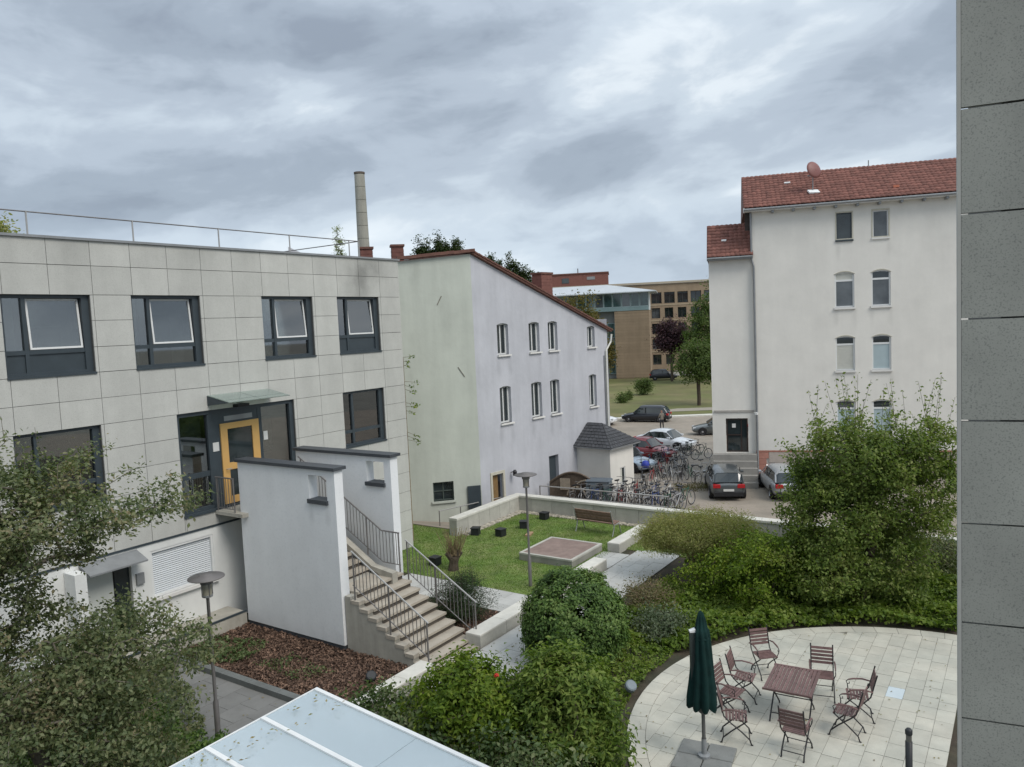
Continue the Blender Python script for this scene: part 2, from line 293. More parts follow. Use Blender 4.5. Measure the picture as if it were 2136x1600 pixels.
class MB:
    def __init__(s): s.v = []; s.f = []; s.mi = []; s.cur = 0
    def add(s, vs, fs, M=None):
        b = len(s.v)
        s.v += [tuple(M @ Vector(q)) if M is not None else tuple(q) for q in vs]
        s.f += [tuple(b+i for i in f) for f in fs]; s.mi += [s.cur]*len(fs)
    def box(s, x0, x1, y0, y1, z0, z1, M=None):
        vs = [(x, y, z) for z in (z0, z1) for y in (y0, y1) for x in (x0, x1)]
        s.add(vs, [(0, 2, 3, 1), (4, 5, 7, 6), (0, 1, 5, 4), (2, 6, 7, 3), (0, 4, 6, 2), (1, 3, 7, 5)], M); return s
    def bevbox(s, x0, x1, y0, y1, z0, z1, b=.01, M=None):
        """box with a chamfered top edge"""
        vs = [(x0, y0, z0), (x1, y0, z0), (x1, y1, z0), (x0, y1, z0), (x0, y0, z1-b), (x1, y0, z1-b), (x1, y1, z1-b), (x0, y1, z1-b),
              (x0+b, y0+b, z1), (x1-b, y0+b, z1), (x1-b, y1-b, z1), (x0+b, y1-b, z1)]
        fs = [(3, 2, 1, 0), (8, 9, 10, 11)]
        for i in range(4):
            j = (i+1) % 4; fs += [(i, j, j+4, i+4), (i+4, j+4, j+8, i+8)]
        s.add(vs, fs, M); return s
    def prism(s, poly, z0, z1, M=None):
        n = len(poly); vs = [(x, y, z0) for x, y in poly]+[(x, y, z1) for x, y in poly]
        a = sum(poly[i][0]*poly[(i+1) % n][1]-poly[(i+1) % n][0]*poly[i][1] for i in range(n))
        fs = [tuple(range(n-1, -1, -1)), tuple(range(n, 2*n))]+[(i, (i+1) % n, (i+1) % n+n, i+n) for i in range(n)]
        if a < 0: fs = [f[::-1] for f in fs]
        s.add(vs, fs, M); return s
    def tube(s, pts, r, n=6, M=None, cap=True):
        pts = [Vector(p) for p in pts]; rs = r if isinstance(r, (list, tuple)) else [r]*len(pts)
        vs = []; up = None
        for i, p in enumerate(pts):
            d = (pts[min(i+1, len(pts)-1)]-pts[max(i-1, 0)]).normalized()
            if up is None: up = d.orthogonal().normalized()
            up = (up-d*up.dot(d)); up = up.normalized() if up.length > 1e-6 else d.orthogonal().normalized()
            sd_ = d.cross(up)
            for k in range(n):
                a = 2*math.pi*(k+.5)/n; vs.append(p+(up*math.cos(a)+sd_*math.sin(a))*rs[i])
        fs = [(i*n+k, i*n+(k+1) % n, (i+1)*n+(k+1) % n, (i+1)*n+k) for i in range(len(pts)-1) for k in range(n)]
        if cap: fs += [tuple(range(n-1, -1, -1)), tuple((len(pts)-1)*n+k for k in range(n))]
        s.add(vs, fs, M); return s
    def lathe(s, prof, n=16, M=None):
        vs = []; fs = []
        for (r, z) in prof:
            for k in range(n): a = 2*math.pi*k/n; vs.append((r*math.cos(a), r*math.sin(a), z))
        for i in range(len(prof)-1):
            for k in range(n): fs.append((i*n+k, i*n+(k+1) % n, (i+1)*n+(k+1) % n, (i+1)*n+k))
        s.add(vs, fs, M); return s
    def quad(s, a, b, c, d, M=None): s.add([a, b, c, d], [(0, 1, 2, 3)], M); return s
    def mesh(s, name, mats, smooth=False, inv=None):
        me = bpy.data.meshes.new(name)
        vs = s.v if inv is None else [tuple(inv @ Vector(q)) for q in s.v]
        me.from_pydata(vs, [], s.f)
        for m in (mats if isinstance(mats, (list, tuple)) else [mats]): me.materials.append(m)
        if any(s.mi): me.polygons.foreach_set('material_index', s.mi)
        if smooth: me.polygons.foreach_set('use_smooth', [True]*len(s.f))
        me.update(); return me
    def build(s, name, mats, parent=None, smooth=False, kind=None, label=None):
        """vertices are in world space; the object takes its parent's frame"""
        M = MW[parent.name] if parent is not None else Matrix.Identity(4)
        return link(name, s.mesh(name, mats, smooth, M.inverted()), parent, M, kind, label)
def copy_tree(o, M):
    """copy a thing whose children hang under it (up to sub-parts)"""
    c = o.copy(); COL.objects.link(c); c.parent = None; c.matrix_world = M; MW[c.name] = M
    for ch in o.children:
        d = ch.copy(); COL.objects.link(d); d.parent = c; d.matrix_basis = ch.matrix_basis.copy(); MW[d.name] = M @ ch.matrix_basis
        for g in ch.children:
            e = g.copy(); COL.objects.link(e); e.parent = d; e.matrix_basis = g.matrix_basis.copy()
    return c
def TM(loc, rot=0.): return Matrix.Translation(loc) @ Matrix.Rotation(rot, 4, 'Z')
BOXES = {}
def box_piece(name, F, x0, x1, y0, y1, z0, z1, m, parent, bevel=0., key=None, jit=0.):
    """one piece with shared unit-sized mesh per (size, material), placed in frame F"""
    sx, sy, sz = round(x1-x0, 3), round(y1-y0, 3), round(z1-z0, 3)
    k = (name, sx, sy, sz, m.name, bevel)
    if k not in BOXES:
        b = MB()
        if bevel: b.bevbox(-sx/2, sx/2, -sy/2, sy/2, -sz/2, sz/2, bevel)
        else: b.box(-sx/2, sx/2, -sy/2, sy/2, -sz/2, sz/2)
        BOXES[k] = b.mesh(name, m)
    T = F @ Matrix.Translation(((x0+x1)/2, (y0+y1)/2, (z0+z1)/2))
    if jit: T = T @ Matrix.Translation((0, 0, random.uniform(-jit, jit))) @ Matrix.Rotation(random.uniform(-jit, jit)*.6, 4, 'X') @ Matrix.Rotation(random.uniform(-jit, jit)*.6, 4, 'Y')
    return link(name, BOXES[k], parent, T)

def arc_pts(ua, ub, zs, zc, n=8):
    """segmental arch from spring line zs to crown zc"""
    return [(ua+(ub-ua)*i/n, zs+(zc-zs)*(1-(2*i/n-1)**2)) for i in range(n+1)]
def wall(mb, F, u0, u1, zb, top, holes, depth=.18):
    """wall skin in plane y=0 of F with recessed openings; top = height function of u. holes: (ua,ub,za,zc,arch)"""
    us = sorted({u0, u1, *[h[0] for h in holes], *[h[1] for h in holes]})
    zt = max([h[3] for h in holes]+[zb+.5])
    zs = sorted({zb, zt, *[h[2] for h in holes], *[h[3] for h in holes]})
    for i in range(len(us)-1):
        for j in range(len(zs)-1):
            uc, zc = (us[i]+us[i+1])/2, (zs[j]+zs[j+1])/2
            if any(h[0] < uc < h[1] and h[2] < zc < h[3] for h in holes): continue
            mb.quad((us[i], 0, zs[j]), (us[i+1], 0, zs[j]), (us[i+1], 0, zs[j+1]), (us[i], 0, zs[j+1]), F)
        mb.quad((us[i], 0, zt), (us[i+1], 0, zt), (us[i+1], 0, top(us[i+1])), (us[i], 0, top(us[i])), F)
    for (ua, ub, za, zc, ar) in holes:
        d = depth
        mb.quad((ua, 0, za), (ua, d, za), (ub, d, za), (ub, 0, za), F)
        mb.quad((ua, 0, za), (ua, 0, zc-ar), (ua, d, zc-ar), (ua, d, za), F)
        mb.quad((ub, 0, za), (ub, d, za), (ub, d, zc-ar), (ub, 0, zc-ar), F)
        if ar:
            pts = arc_pts(ua, ub, zc-ar, zc)
            for (a, b) in zip(pts[:-1], pts[1:]):
                mb.quad((a[0], 0, a[1]), (b[0], 0, b[1]), (b[0], 0, zc+.001), (a[0], 0, zc+.001), F)
                mb.quad((a[0], 0, a[1]), (a[0], d, a[1]), (b[0], d, b[1]), (b[0], 0, b[1]), F)
        else: mb.quad((ua, 0, zc), (ua, d, zc), (ub, d, zc), (ub, 0, zc), F)
def ring(mb, F, ua, ub, za, zb, w, y0, y1, wl=None, wr=None, wb=None):
    """rectangular frame"""
    wl = wl or w; wr = wr or w; wb = wb or w
    mb.box(ua, ua+wl, y0, y1, za, zb, F); mb.box(ub-wr, ub, y0, y1, za, zb, F)
    mb.box(ua+wl, ub-wr, y0, y1, zb-w, zb, F); mb.box(ua+wl, ub-wr, y0, y1, za, za+wb, F)
def arched_frame(mb, F, ua, ub, za, zc, ar, w, y0, y1):
    mb.box(ua, ua+w, y0, y1, za, zc-ar+w*.2, F); mb.box(ub-w, ub, y0, y1, za, zc-ar+w*.2, F); mb.box(ua+w, ub-w, y0, y1, za, za+w, F)
    o = arc_pts(ua, ub, zc-ar, zc); i = arc_pts(ua+w, ub-w, zc-ar, zc-w)
    for k in range(len(o)-1):
        vs = [(q[0], y, q[1]) for y in (y0, y1) for q in (o[k], o[k+1], i[k+1], i[k])]
        mb.add(vs, [(3, 2, 1, 0), (4, 5, 6, 7), (0, 1, 5, 4), (3, 7, 6, 2)], F)

# ============================================================ GROUND AND SETTING
def sheet(name, polys, m, kind='structure', subdiv=None):
    """polys: list of world-space vertex loops"""
    mb = MB()
    for p in polys: mb.add(p, [tuple(range(len(p)))])
    return mb.build(name, m, kind=kind)
sheet('ground', [[(-900, -200, -2.12), (900, -200, -2.12), (900, 1400, -2.12), (-900, 1400, -2.12)]], mat('town_ground', (.20, .195, .17), .95, .2, .3))
ys = [6, 40, 55, 69, 78.5]
lotp = []
for a, b in zip(ys[:-1], ys[1:]):
    lotp.append([(-28, a, lotz(a)), (60, a, lotz(a)), (60, b, lotz(b)), (-28, b, lotz(b))])
lot = sheet('parking_lot', lotp, asphalt)
# courtyard soil plateau (raised above the lot) and the ramp beside it
mb = MB()
mb.prism([(-40, -40), (6.42, -40), (6.42, -.2), (-40, -.2)], -2.0, 0, FA)
mb.prism([(-40, -.2), (2.6, -.2), (2.6, 8), (-40, 8)], -2.0, 0, FA)
mb.build('courtyard_ground', soil, kind='structure')
sheet('ramp', [[P(2.6, .2, -.003), P(2.6, -4.5, -.003), P(9, -4.5, -1.28), P(9, .2, -1.28)]], asphalt)
# far meadow bank beyond the lot, a verge path and a road in front of the tan block
sheet('meadow', [[(-60, 80, -1.95), (90, 76, -1.95), (120, 129, -1.6), (-60, 136, -1.6)]], grass_far)
mb = MB(); mb.prism([(-40, 79.3), (70, 75.0), (70, 75.9), (-40, 80.2)], -2.05, -1.86); mb.build('verge_kerb', coping_l, kind='structure')
sheet('footpath', [[(18, 84, -1.90), (70, 80, -1.90), (70, 78.2, -1.90), (13.5, 81.6, -1.90)]], mat('verge_path', (.30, .27, .22), .9, .1))
sheet('road', [[(-60, 131.5, -1.58), (120, 124.5, -1.58), (120, 131, -1.58), (-60, 138.5, -1.58)]], mat('far_road', (.33, .31, .28), .9, .1, .5))

# ---- lawn
LAWN = [(-2.45, .9), (-1.2, -3.3), (2.4, -3.3), (2.4, .9), (2.5, .75), (6.15, .75), (6.15, 9.4), (3, 9.4), (3, 6.85), (.8, 7.0), (.8, 7.15), (-2.45, 7.15)]
mb = MB(); mb.prism([(u, -n) for u, n in LAWN], .0, .03, FA); lawn = mb.build('lawn', lawn_m, kind='structure')
def in_poly(x, y, poly):
    c = np.zeros(len(x), bool); j = len(poly)-1
    for i in range(len(poly)):
        xi, yi = poly[i]; xj, yj = poly[j]
        with np.errstate(divide='ignore', invalid='ignore'):
            k = ((yi > y) != (yj > y)) & (x < (xj-xi)*(y-yi)/(yj-yi+1e-12)+xi)
        c ^= k; j = i
    return c
def sample_poly(poly, n):
    a = np.array(poly); lo, hi = a.min(0), a.max(0); out = np.zeros((0, 2))
    while len(out) < n:
        q = rng.uniform(lo, hi, (n*2, 2)); out = np.vstack([out, q[in_poly(q[:, 0], q[:, 1], poly)]])
    return out[:n]
def np_mesh(name, verts, faces, mats, parent=None, kind=None, mi=None, smooth=False, M=None, label=None):
    """verts (N,3) world, faces (K,3|4) int"""
    M = MW[parent.name] if parent is not None else (M or Matrix.Identity(4))
    A = np.array(M.inverted()); v = verts @ A[:3, :3].T+A[:3, 3]
    me = bpy.data.meshes.new(name); k = faces.shape[1]
    me.vertices.add(len(v)); me.vertices.foreach_set('co', v.astype(np.float32).ravel())
    me.loops.add(faces.size); me.loops.foreach_set('vertex_index', faces.astype(np.int32).ravel())
    me.polygons.add(len(faces)); me.polygons.foreach_set('loop_start', np.arange(0, faces.size, k, dtype=np.int32))
    try: me.polygons.foreach_set('loop_total', np.full(len(faces), k, dtype=np.int32))
    except Exception: pass
    for m in (mats if isinstance(mats, (list, tuple)) else [mats]): me.materials.append(m)
    if mi is not None: me.polygons.foreach_set('material_index', mi.astype(np.int32))
    me.update(calc_edges=True); me.validate()
    return link(name, me, parent, M, kind, label)
FAn = np.array(FA)
def un_world(q, z):
    """(N,2) of (u,n) + z -> world"""
    loc = np.stack([q[:, 0], -q[:, 1], z], 1); return loc @ FAn[:3, :3].T+FAn[:3, 3]
def blades(name, poly, n, h, w, m, label, cat='grass', z0=.02, lean=.6, clump=None):
    q = sample_poly(poly, n)
    if clump is not None:
        keep = np.array([mnoise.noise((a*clump, b*clump, 3.3)) > -.25+.3*random.random() for a, b in q]); q = q[keep]; n = len(q)
    b = un_world(q, np.full(n, z0)); a = rng.uniform(0, 2*np.pi, n); s = rng.uniform(.5, 1.3, n)
    d = np.stack([np.cos(a), np.sin(a), np.zeros(n)], 1); l = rng.normal(0, lean, (n, 2))*h
    tip = b+np.stack([l[:, 0], l[:, 1], h*s], 1)
    v = np.stack([b-d*w/2, b+d*w/2, tip], 1).reshape(-1, 3); f = np.arange(3*n).reshape(-1, 3)
    o = np_mesh(name, v, f, m, kind='stuff'); return tag(o, label, cat)
grass_m = leafmat('grass_blade', [(.065, .125, .018), (.105, .185, .028), (.155, .23, .045), (.22, .25, .09)], .3)
blades('lawn_grass', LAWN, 80000, .045, .022, grass_m, 'short green grass covering the courtyard lawn round the bench', z0=.02, clump=None)

# ---- leaves (numpy): quads folded along the midrib
def leaf_arrays(c, nrm, dirv, size, wid=.55, fold=.12):
    n = len(c); nrm = nrm/np.linalg.norm(nrm, axis=1, keepdims=True)
    dirv = dirv-nrm*(dirv*nrm).sum(1, keepdims=True); dirv /= np.linalg.norm(dirv, axis=1, keepdims=True)+1e-9
    sd_ = np.cross(nrm, dirv); s = size[:, None]
    a = c-dirv*s*.5; t = c+dirv*s*.5; l = c-sd_*s*wid*.5+nrm*s*fold; r = c+sd_*s*wid*.5+nrm*s*fold
    v = np.stack([a, r, t, l], 1).reshape(-1, 3); i = np.arange(n)*4
    f = np.concatenate([np.stack([i, i+1, i+2], 1), np.stack([i, i+2, i+3], 1)], 1).reshape(-1, 3)
    return v, f
def rand_dir(n, up=0.):
    d = rng.normal(0, 1, (n, 3)); d[:, 2] += up; return d/np.linalg.norm(d, axis=1, keepdims=True)
def carpet(name, poly, n, size, m, label, cat, h=.25, hn=1.2, parent=None, base=.03, holes=()):
    q = sample_poly(poly, n)
    for (hu, hn_, hr) in holes: q = q[np.hypot(q[:, 0]-hu, q[:, 1]-hn_) > hr]
    n = len(q)
    hh = np.array([.55+.9*mnoise.noise((a*hn, b*hn, 1.7))+.35*mnoise.noise((a*hn*3.1, b*hn*3.1, 5.1)) for a, b in q]).clip(.08, 1.6)
    z = base+h*hh*(1-rng.uniform(0, 1, n)**2.5*.8)
    v, f = leaf_arrays(un_world(q, z), rand_dir(n, 1.3), rand_dir(n), rng.uniform(.6, 1.3, n)*size, .7)
    return tag(np_mesh(name, v, f, m, parent=parent, kind='stuff'), label, cat)

def tube_np(segs, n=5):
    """segs: list of (p0,p1,r0,r1) -> arrays"""
    if not len(segs): return np.zeros((0, 3)), np.zeros((0, 4), int)
    p0 = np.array([s[0] for s in segs]); p1 = np.array([s[1] for s in segs]); r0 = np.array([s[2] for s in segs]); r1 = np.array([s[3] for s in segs])
    d = p1-p0; d /= np.linalg.norm(d, axis=1, keepdims=True)+1e-9
    ref = np.where(np.abs(d[:, 2:3]) > .9, [[1., 0, 0]], [[0, 0, 1.]]); a = np.cross(d, ref); a /= np.linalg.norm(a, axis=1, keepdims=True); b = np.cross(d, a)
    th = np.arange(n)*2*np.pi/n; cs, sn = np.cos(th)[None, :, None], np.sin(th)[None, :, None]
    o = a[:, None]*cs+b[:, None]*sn
    v = np.concatenate([p0[:, None]+o*r0[:, None, None], p1[:, None]+o*r1[:, None, None]], 1).reshape(-1, 3)
    i = (np.arange(len(segs))*2*n)[:, None]; k = np.arange(n)[None]; k2 = (k+1) % n
    f = np.stack([i+k, i+k2, i+k2+n, i+k+n], 2).reshape(-1, 4)
    return v, f
def tree(name, label, cat, base, lobes, tips, lpt, lsize, lm, bm=None, r0=.10, stems=1, fork=.35, spread=.16, droop=.1, lwid=.55, group=None,
         surf=.55, twig_r=.006, outward=.5, trunk_top=None, step=.28, extra_shoots=0, shoot_len=.9, kind_crown='stuff', keepz=None, up=.55, wobble=.42, rmin=.72):
    """a skeleton grown from the base to tips spread through ellipsoid lobes, leaves clustered round each twig end.
    lobes: (dx,dy,dz, rx,ry,rz, weight) relative to base in world axes"""
    bm = bm or bark
    o = root(name, label, cat, base, 0, group)
    B = np.array(base, float); L = np.array([l[:6] for l in lobes], float); w = np.array([l[6] if len(l) > 6 else l[3]*l[4]*l[5] for l in lobes]); w = w/w.sum()
    li = rng.choice(len(L), tips, p=w); dd = rand_dir(tips); rr = np.where(rng.random(tips) < surf, rng.uniform(rmin, 1.03, tips), rng.uniform(.15, .9, tips)**.6)
    wob = np.array([1+wobble*mnoise.noise(Vector(d*2.3)+Vector((k*7., 0, 0))) for d, k in zip(dd, li)])
    tp = B+L[li, :3]+dd*L[li, 3:6]*(rr*wob)[:, None]
    if keepz is not None: tp[:, 2] = np.maximum(tp[:, 2], keepz+rng.uniform(0, .3, tips))
    cen = (L[:, :3]*w[:, None]).sum(0)+B
    # seed nodes: stems
    nodes = []; par = []
    top = trunk_top or (cen[2]-B[2])*.8
    for s in range(stems):
        a = 2*np.pi*s/stems+rng.uniform(0, 1); off = (0 if stems == 1 else 1)
        st = B+np.array([np.cos(a), np.sin(a), 0])*off*r0*1.2; tgt = B+(cen-B)*.8+np.array([np.cos(a), np.sin(a), 0])*off*L[:, 3].mean()*.35; tgt[2] = B[2]+top
        k = max(3, int(np.linalg.norm(tgt-st)/step)); prev = -1
        for i in range(k+1):
            t = i/k; p = st+(tgt-st)*np.array([t**1.2, t**1.2, t])+rng.normal(0, .025, 3)*min(1, i); nodes.append(p); par.append(prev); prev = len(nodes)-1
    order = np.argsort(np.linalg.norm((tp-cen)/1., axis=1)); tipnode = []; tipdir = []
    fork_z = B[2]+top*fork
    for t in order:
        p = tp[t]; A = np.array(nodes); dv = p-A; dist = np.linalg.norm(dv, axis=1)
        pen = dist+np.maximum(0, fork_z-A[:, 2])*3+np.maximum(0, A[:, 2]-p[2])*.6
        j = int(np.argmin(pen)); q = A[j]; ln = dist[j]; k = max(1, int(ln/step)); prev = j
        for i in range(1, k+1):
            s_ = i/k; x = q+(p-q)*s_; x[2] += math.sin(s_*math.pi)*ln*.10; x += rng.normal(0, .03, 3)*(i < k)*min(1, ln); nodes.append(x); par.append(prev); prev = len(nodes)-1
        tipnode.append(prev); tipdir.append((nodes[prev]-nodes[par[prev]]))
    tipdir = np.array(tipdir); tipdir /= np.linalg.norm(tipdir, axis=1, keepdims=True)+1e-9
    cnt = np.zeros(len(nodes)); cnt[tipnode] = 1
    for i in range(len(nodes)-1, -1, -1):
        if par[i] >= 0: cnt[par[i]] += cnt[i]
    rad = np.maximum(twig_r, r0*np.sqrt(cnt/cnt.max())); 
    nd = np.array(nodes); segs = [(nd[par[i]], nd[i], min(rad[par[i]], rad[i]*1.5), rad[i]) for i in range(len(nodes)) if par[i] >= 0]
    cp = nd[tipnode]; cd = tipdir
    lv_c = []; lv_n = []; lv_d = []
    k = len(cp); c = np.repeat(cp, lpt, 0); out = np.repeat(cd, lpt, 0); n = len(c)
    t = rng.uniform(-1.6, 1., n)[:, None]
    jit = rng.normal(0, 1, (n, 3))*spread*np.array([1, 1, .75])
    c = c+out*t*spread*1.3+jit; c[:, 2] -= droop*np.abs(rng.normal(0, 1, n))*spread*2
    dd2 = c-cen; dd2 /= np.linalg.norm(dd2, axis=1, keepdims=True)+1e-9
    nrm = rand_dir(n)*.9+dd2*outward+np.array([0, 0, up]); dr = out*.6+rand_dir(n)+np.array([0, 0, -.4*droop*5])
    if extra_shoots:
        idx = np.argsort(-cp[:, 2]+rng.normal(0, .3, k))[:extra_shoots]
        sc = []; sdv = []
        for j in idx:
            d = np.array([rng.normal(0, .16), rng.normal(0, .16), 1.]); d /= np.linalg.norm(d); l_ = shoot_len*rng.uniform(.4, 1.15)
            segs.append((cp[j], cp[j]+d*l_, twig_r*1.1, twig_r*.5)); m_ = int(26*l_/.9*.06/lsize*1.0)
            for q in range(m_): sc.append(cp[j]+d*l_*(q+.5)/m_+rng.normal(0, lsize*.55, 3)); sdv.append(d)
        sc = np.array(sc); c = np.vstack([c, sc]); nrm = np.vstack([nrm, rand_dir(len(sc), .7)]); dr = np.vstack([dr, rand_dir(len(sc))])
    if keepz is not None: c[:, 2] = np.maximum(c[:, 2], keepz)
    v, f = leaf_arrays(c, nrm, dr, rng.uniform(.6, 1.3, len(c))*lsize, lwid)
    tv, tf = tube_np(segs)
    np_mesh('trunk', tv, tf, bm, parent=o)
    np_mesh('crown', v, f, lm, parent=o, kind=kind_crown)
    return o

# ============================================================ OFFICE BUILDING (left)
ob = root('office_building', 'long grey stone clad office building with dark framed windows and an ochre door', 'building', P(0, 0, 0), WA)
ZR = [2.83, 3.50, 4.18, 4.80, 5.40, 6.03, 6.68, 7.32, 7.94, 8.58, 9.20, 9.90, 10.50]
WINS = [(-13.05, -11.08, 7.32, 9.2, 'a'), (-10.05, -8.1, 7.32, 9.2, 'b'), (-6.05, -4.1, 7.32, 9.2, 'b'), (-3.05, -1.1, 7.32, 9.2, 'a'),
        (-3.05, -1.1, 4.18, 6.03, 'c'), (-13.05, -11.08, 4.18, 6.03, 'c')]
DOOR = (-9.05, -5.1, 3.25, 6.03)
mb = MB()   # backing wall with openings
wall(mb, FA @ Matrix.Translation((0, .035, 0)), -17, -.02, 2.6, lambda u: 10.5, [w[:4]+(0,) for w in WINS]+[DOOR+(0,)], .26)
mb.box(-.03, -.02, .04, 9, -.5, 10.5, FA); mb.box(-17, -.03, .04+9, 9.1, -.5, 10.5, FA); mb.box(-17, -.02, .05, 9, 10.3, 10.35, FA)
mb.build('wall', stone_dark, ob)
npan = 0
def openings_hit(a, b, c, d):
    return [(w[0], w[1], w[2], w[3]) for w in WINS+[DOOR] if w[0] < b-.02 and w[1] > a+.02 and w[2] < d-.02 and w[3] > c+.02]
for i in range(-17, 0):
    for j in range(len(ZR)-1):
        a, b, c, d = i, i+1, ZR[j], ZR[j+1]
        rects = [(a, b, c, d)]
        for h in openings_hit(a, b, c, d):
            new = []
            for (ra, rb, rc, rd) in rects:
                if h[0] >= rb or h[1] <= ra or h[2] >= rd or h[3] <= rc: new.append((ra, rb, rc, rd)); continue
                if h[0] > ra: new.append((ra, h[0], rc, rd))
                if h[1] < rb: new.append((h[1], rb, rc, rd))
                if h[2] > rc: new.append((max(ra, h[0]), min(rb, h[1]), rc, h[2]))
                if h[3] < rd: new.append((max(ra, h[0]), min(rb, h[1]), h[3], rd))
            rects = new
        for (ra, rb, rc, rd) in rects:
            if rb-ra < .04 or rd-rc < .04: continue
            box_piece('stone_panel', FA, ra+.006, rb-.006, 0, .03, rc+.006, rd-.006, stone, ob, jit=.0015); npan += 1
for i in range(-5, 0):
    for (c, d) in [(.02, .70), (.70, 1.42), (1.42, 2.12), (2.12, 2.83)]:
        box_piece('stone_panel', FA, i+.006, i+1-.006, 0, .03, c+.006, d-.006, stone, ob, jit=.0015)
mb = MB(); mb.box(-17.1, .06, -.05, .35, 10.50, 10.56, FA); mb.build('roof_edge', zinc, ob)
mb = MB(); mb.box(-17, -5.0, -.012, .03, 2.78, 2.83, FA); mb.build('black_trim', anth, ob)  # black line between the cladding and the render below
mb = MB(); wall(mb, FA @ Matrix.Translation((0, .015, 0)), -17, -5.0, 0, lambda u: 2.78, [(-10.1, -8.25, 1.34, 2.58, 0), (-11.9, -10.62, .05, 2.36, 0)], .16)
mb.box(-5.02, -5.0, .015, .3, 0, 2.8, FA); mb.build('ground_floor_wall', white_g, ob)
mb = MB()
for k in range(22): z = 1.36+k*.0555; mb.add([(-10.06, .11, z), (-8.28, .11, z), (-8.28, .085, z+.028), (-10.06, .085, z+.028), (-8.28, .11, z+.0555), (-10.06, .11, z+.0555)], [(0, 1, 2, 3), (3, 2, 4, 5)], FA)
mb.box(-10.1, -8.25, .13, .16, 1.34, 2.58, FA)
sh = mb.build('roller_shutter', shutm, ob, kind='stuff')
mb = MB(); mb.box(-10.16, -8.19, -.10, .16, 1.26, 1.34, FA); mb.build('shutter_sill', sillw, ob)
mb = MB(); ring(mb, FA, -10.1, -8.25, 1.34, 2.58, .06, .03, .13); mb.build('shutter_frame', wframe, ob)
mb = MB(); mb.box(-17, -7.95, -.85, 0, 0, .42, FA); mb.build('plinth', conc, ob)
mb = MB(); mb.box(-17, -7.95, -.87, -.83, .42, .47, FA); mb.build('plinth_trim', anth, ob)
# side entrance at the left: pale door, dark glazing, letter box and small canopy
mb = MB(); mb.box(-11.84, -11.05, .12, .17, .05, 2.33, FA); mb.build('side_door', mat('pale_door', (.50, .52, .49), .6, .04), ob)
mb = MB(); mb.box(-11.0, -10.62, .13, .17, .05, 2.36, FA); mb.build('side_glazing', glass, ob)
mb = MB(); mb.box(-10.53, -10.33, -.06, .015, 1.84, 2.12, FA); mb.build('letter_box', zinc, ob)
mb = MB(); mb.add([(-11.9, 0, 2.74), (-10.45, 0, 2.74), (-10.45, -.5, 2.55), (-11.9, -.5, 2.55), (-11.9, 0, 2.69), (-10.45, 0, 2.69), (-10.45, -.5, 2.51), (-11.9, -.5, 2.51)],
                 [(0, 3, 2, 1), (4, 5, 6, 7), (2, 3, 7, 6), (1, 2, 6, 5), (0, 4, 7, 3)], FA); mb.build('side_canopy', zinc, ob)
mb = MB(); mb.box(-12.25, -11.98, -.5, .0, 0, 2.66, FA); mb.build('side_pillar', white_g, ob)

# windows
def office_window(w):
    ua, ub, za, zb, st = w
    F = FA; m = MB()
    ring(m, F, ua+.0, ub-.0, za, zb, .075, .10, .22, wl=.07, wr=.17, wb=.09)
    mu = ua+.50; tz = za+(.56 if st != 'c' else .50)
    m.box(mu-.04, mu+.05, .11, .22, za+.09, zb-.075, F); m.box(ua+.07, ub-.17, .115, .22, tz-.05, tz+.05, F)
    m.box(ua-.01, ub+.01, -.03, .12, za-.03, za+.02, F)
    wo = m.build('window', anth, ob)
    if st == 'a':
        m = MB(); m.box(ua+.07, mu-.04, .15, .17, za+.09, tz-.05, F); m.box(mu+.05, ub-.17, .15, .17, za+.09, tz-.05, F); m.build('infill_panel', anth, wo)
    else:
        m = MB(); m.box(ua+.07, mu-.04, .165, .175, za+.09, tz-.05, F); m.box(mu+.05, ub-.17, .165, .175, za+.09, tz-.05, F); m.build('pane', winglass, wo)
    m = MB(); m.box(ua+.07, mu-.04, .165, .175, tz+.05, zb-.075, F); m.build('pane', winglass, wo)
    # the main sash, tilted in at the head when the white rim shows
    x0, x1, z0, z1 = mu+.06, ub-.18, tz+.05, zb-.08
    T = F @ Matrix.Translation((0, .13, z0)) @ Matrix.Rotation(R(-4.5 if st != 'c' else 0), 4, 'X')
    m = MB()
    if st != 'c':
        ring(m, T, x0+.03, x1-.01, 0.01, z1-z0, .045, 0, .05); m.build('sash', wframe, wo)
        m = MB(); m.box(x0+.075, x1-.055, .02, .03, .05, z1-z0-.045, T); m.build('pane', winglass, wo)
    else:
        m.box(x0, x1, .165, .175, z0, z1, F); m.build('pane', winglass, wo)
    m = MB(); m.box(ua+.02, ub-.02, .9, .95, za-.5, zb+.3, F); m.box(ua-.8, ub+.5, .25, .9, za-.02, za, F); m.box(ua-.02, ua+.02, .28, .9, za, zb, F); m.build('room_wall', intr, wo)
    if st != 'c':
        m = MB(); a_ = ua+random.uniform(.5, 1.0); m.box(a_, a_+random.uniform(.5, .8), .6, .88, za, za+random.uniform(.9, 1.4), F); m.build('cabinet', mat('dark_cabinet', (.05, .04, .04), .6, .2), wo)
        m = MB(); a_ = ua+random.uniform(.1, .3); m.box(a_, a_+.35, .7, .88, za, zb+.2, F); m.build('inner_door', mat('pale_inner_door', (.38, .40, .36), .7, .1), wo)
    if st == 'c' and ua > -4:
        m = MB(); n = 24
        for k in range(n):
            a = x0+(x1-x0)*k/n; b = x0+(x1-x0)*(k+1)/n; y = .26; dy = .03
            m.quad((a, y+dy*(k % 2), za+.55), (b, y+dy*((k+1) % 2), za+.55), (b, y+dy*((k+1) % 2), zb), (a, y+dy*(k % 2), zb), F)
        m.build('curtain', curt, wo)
for w in WINS: office_window(w)
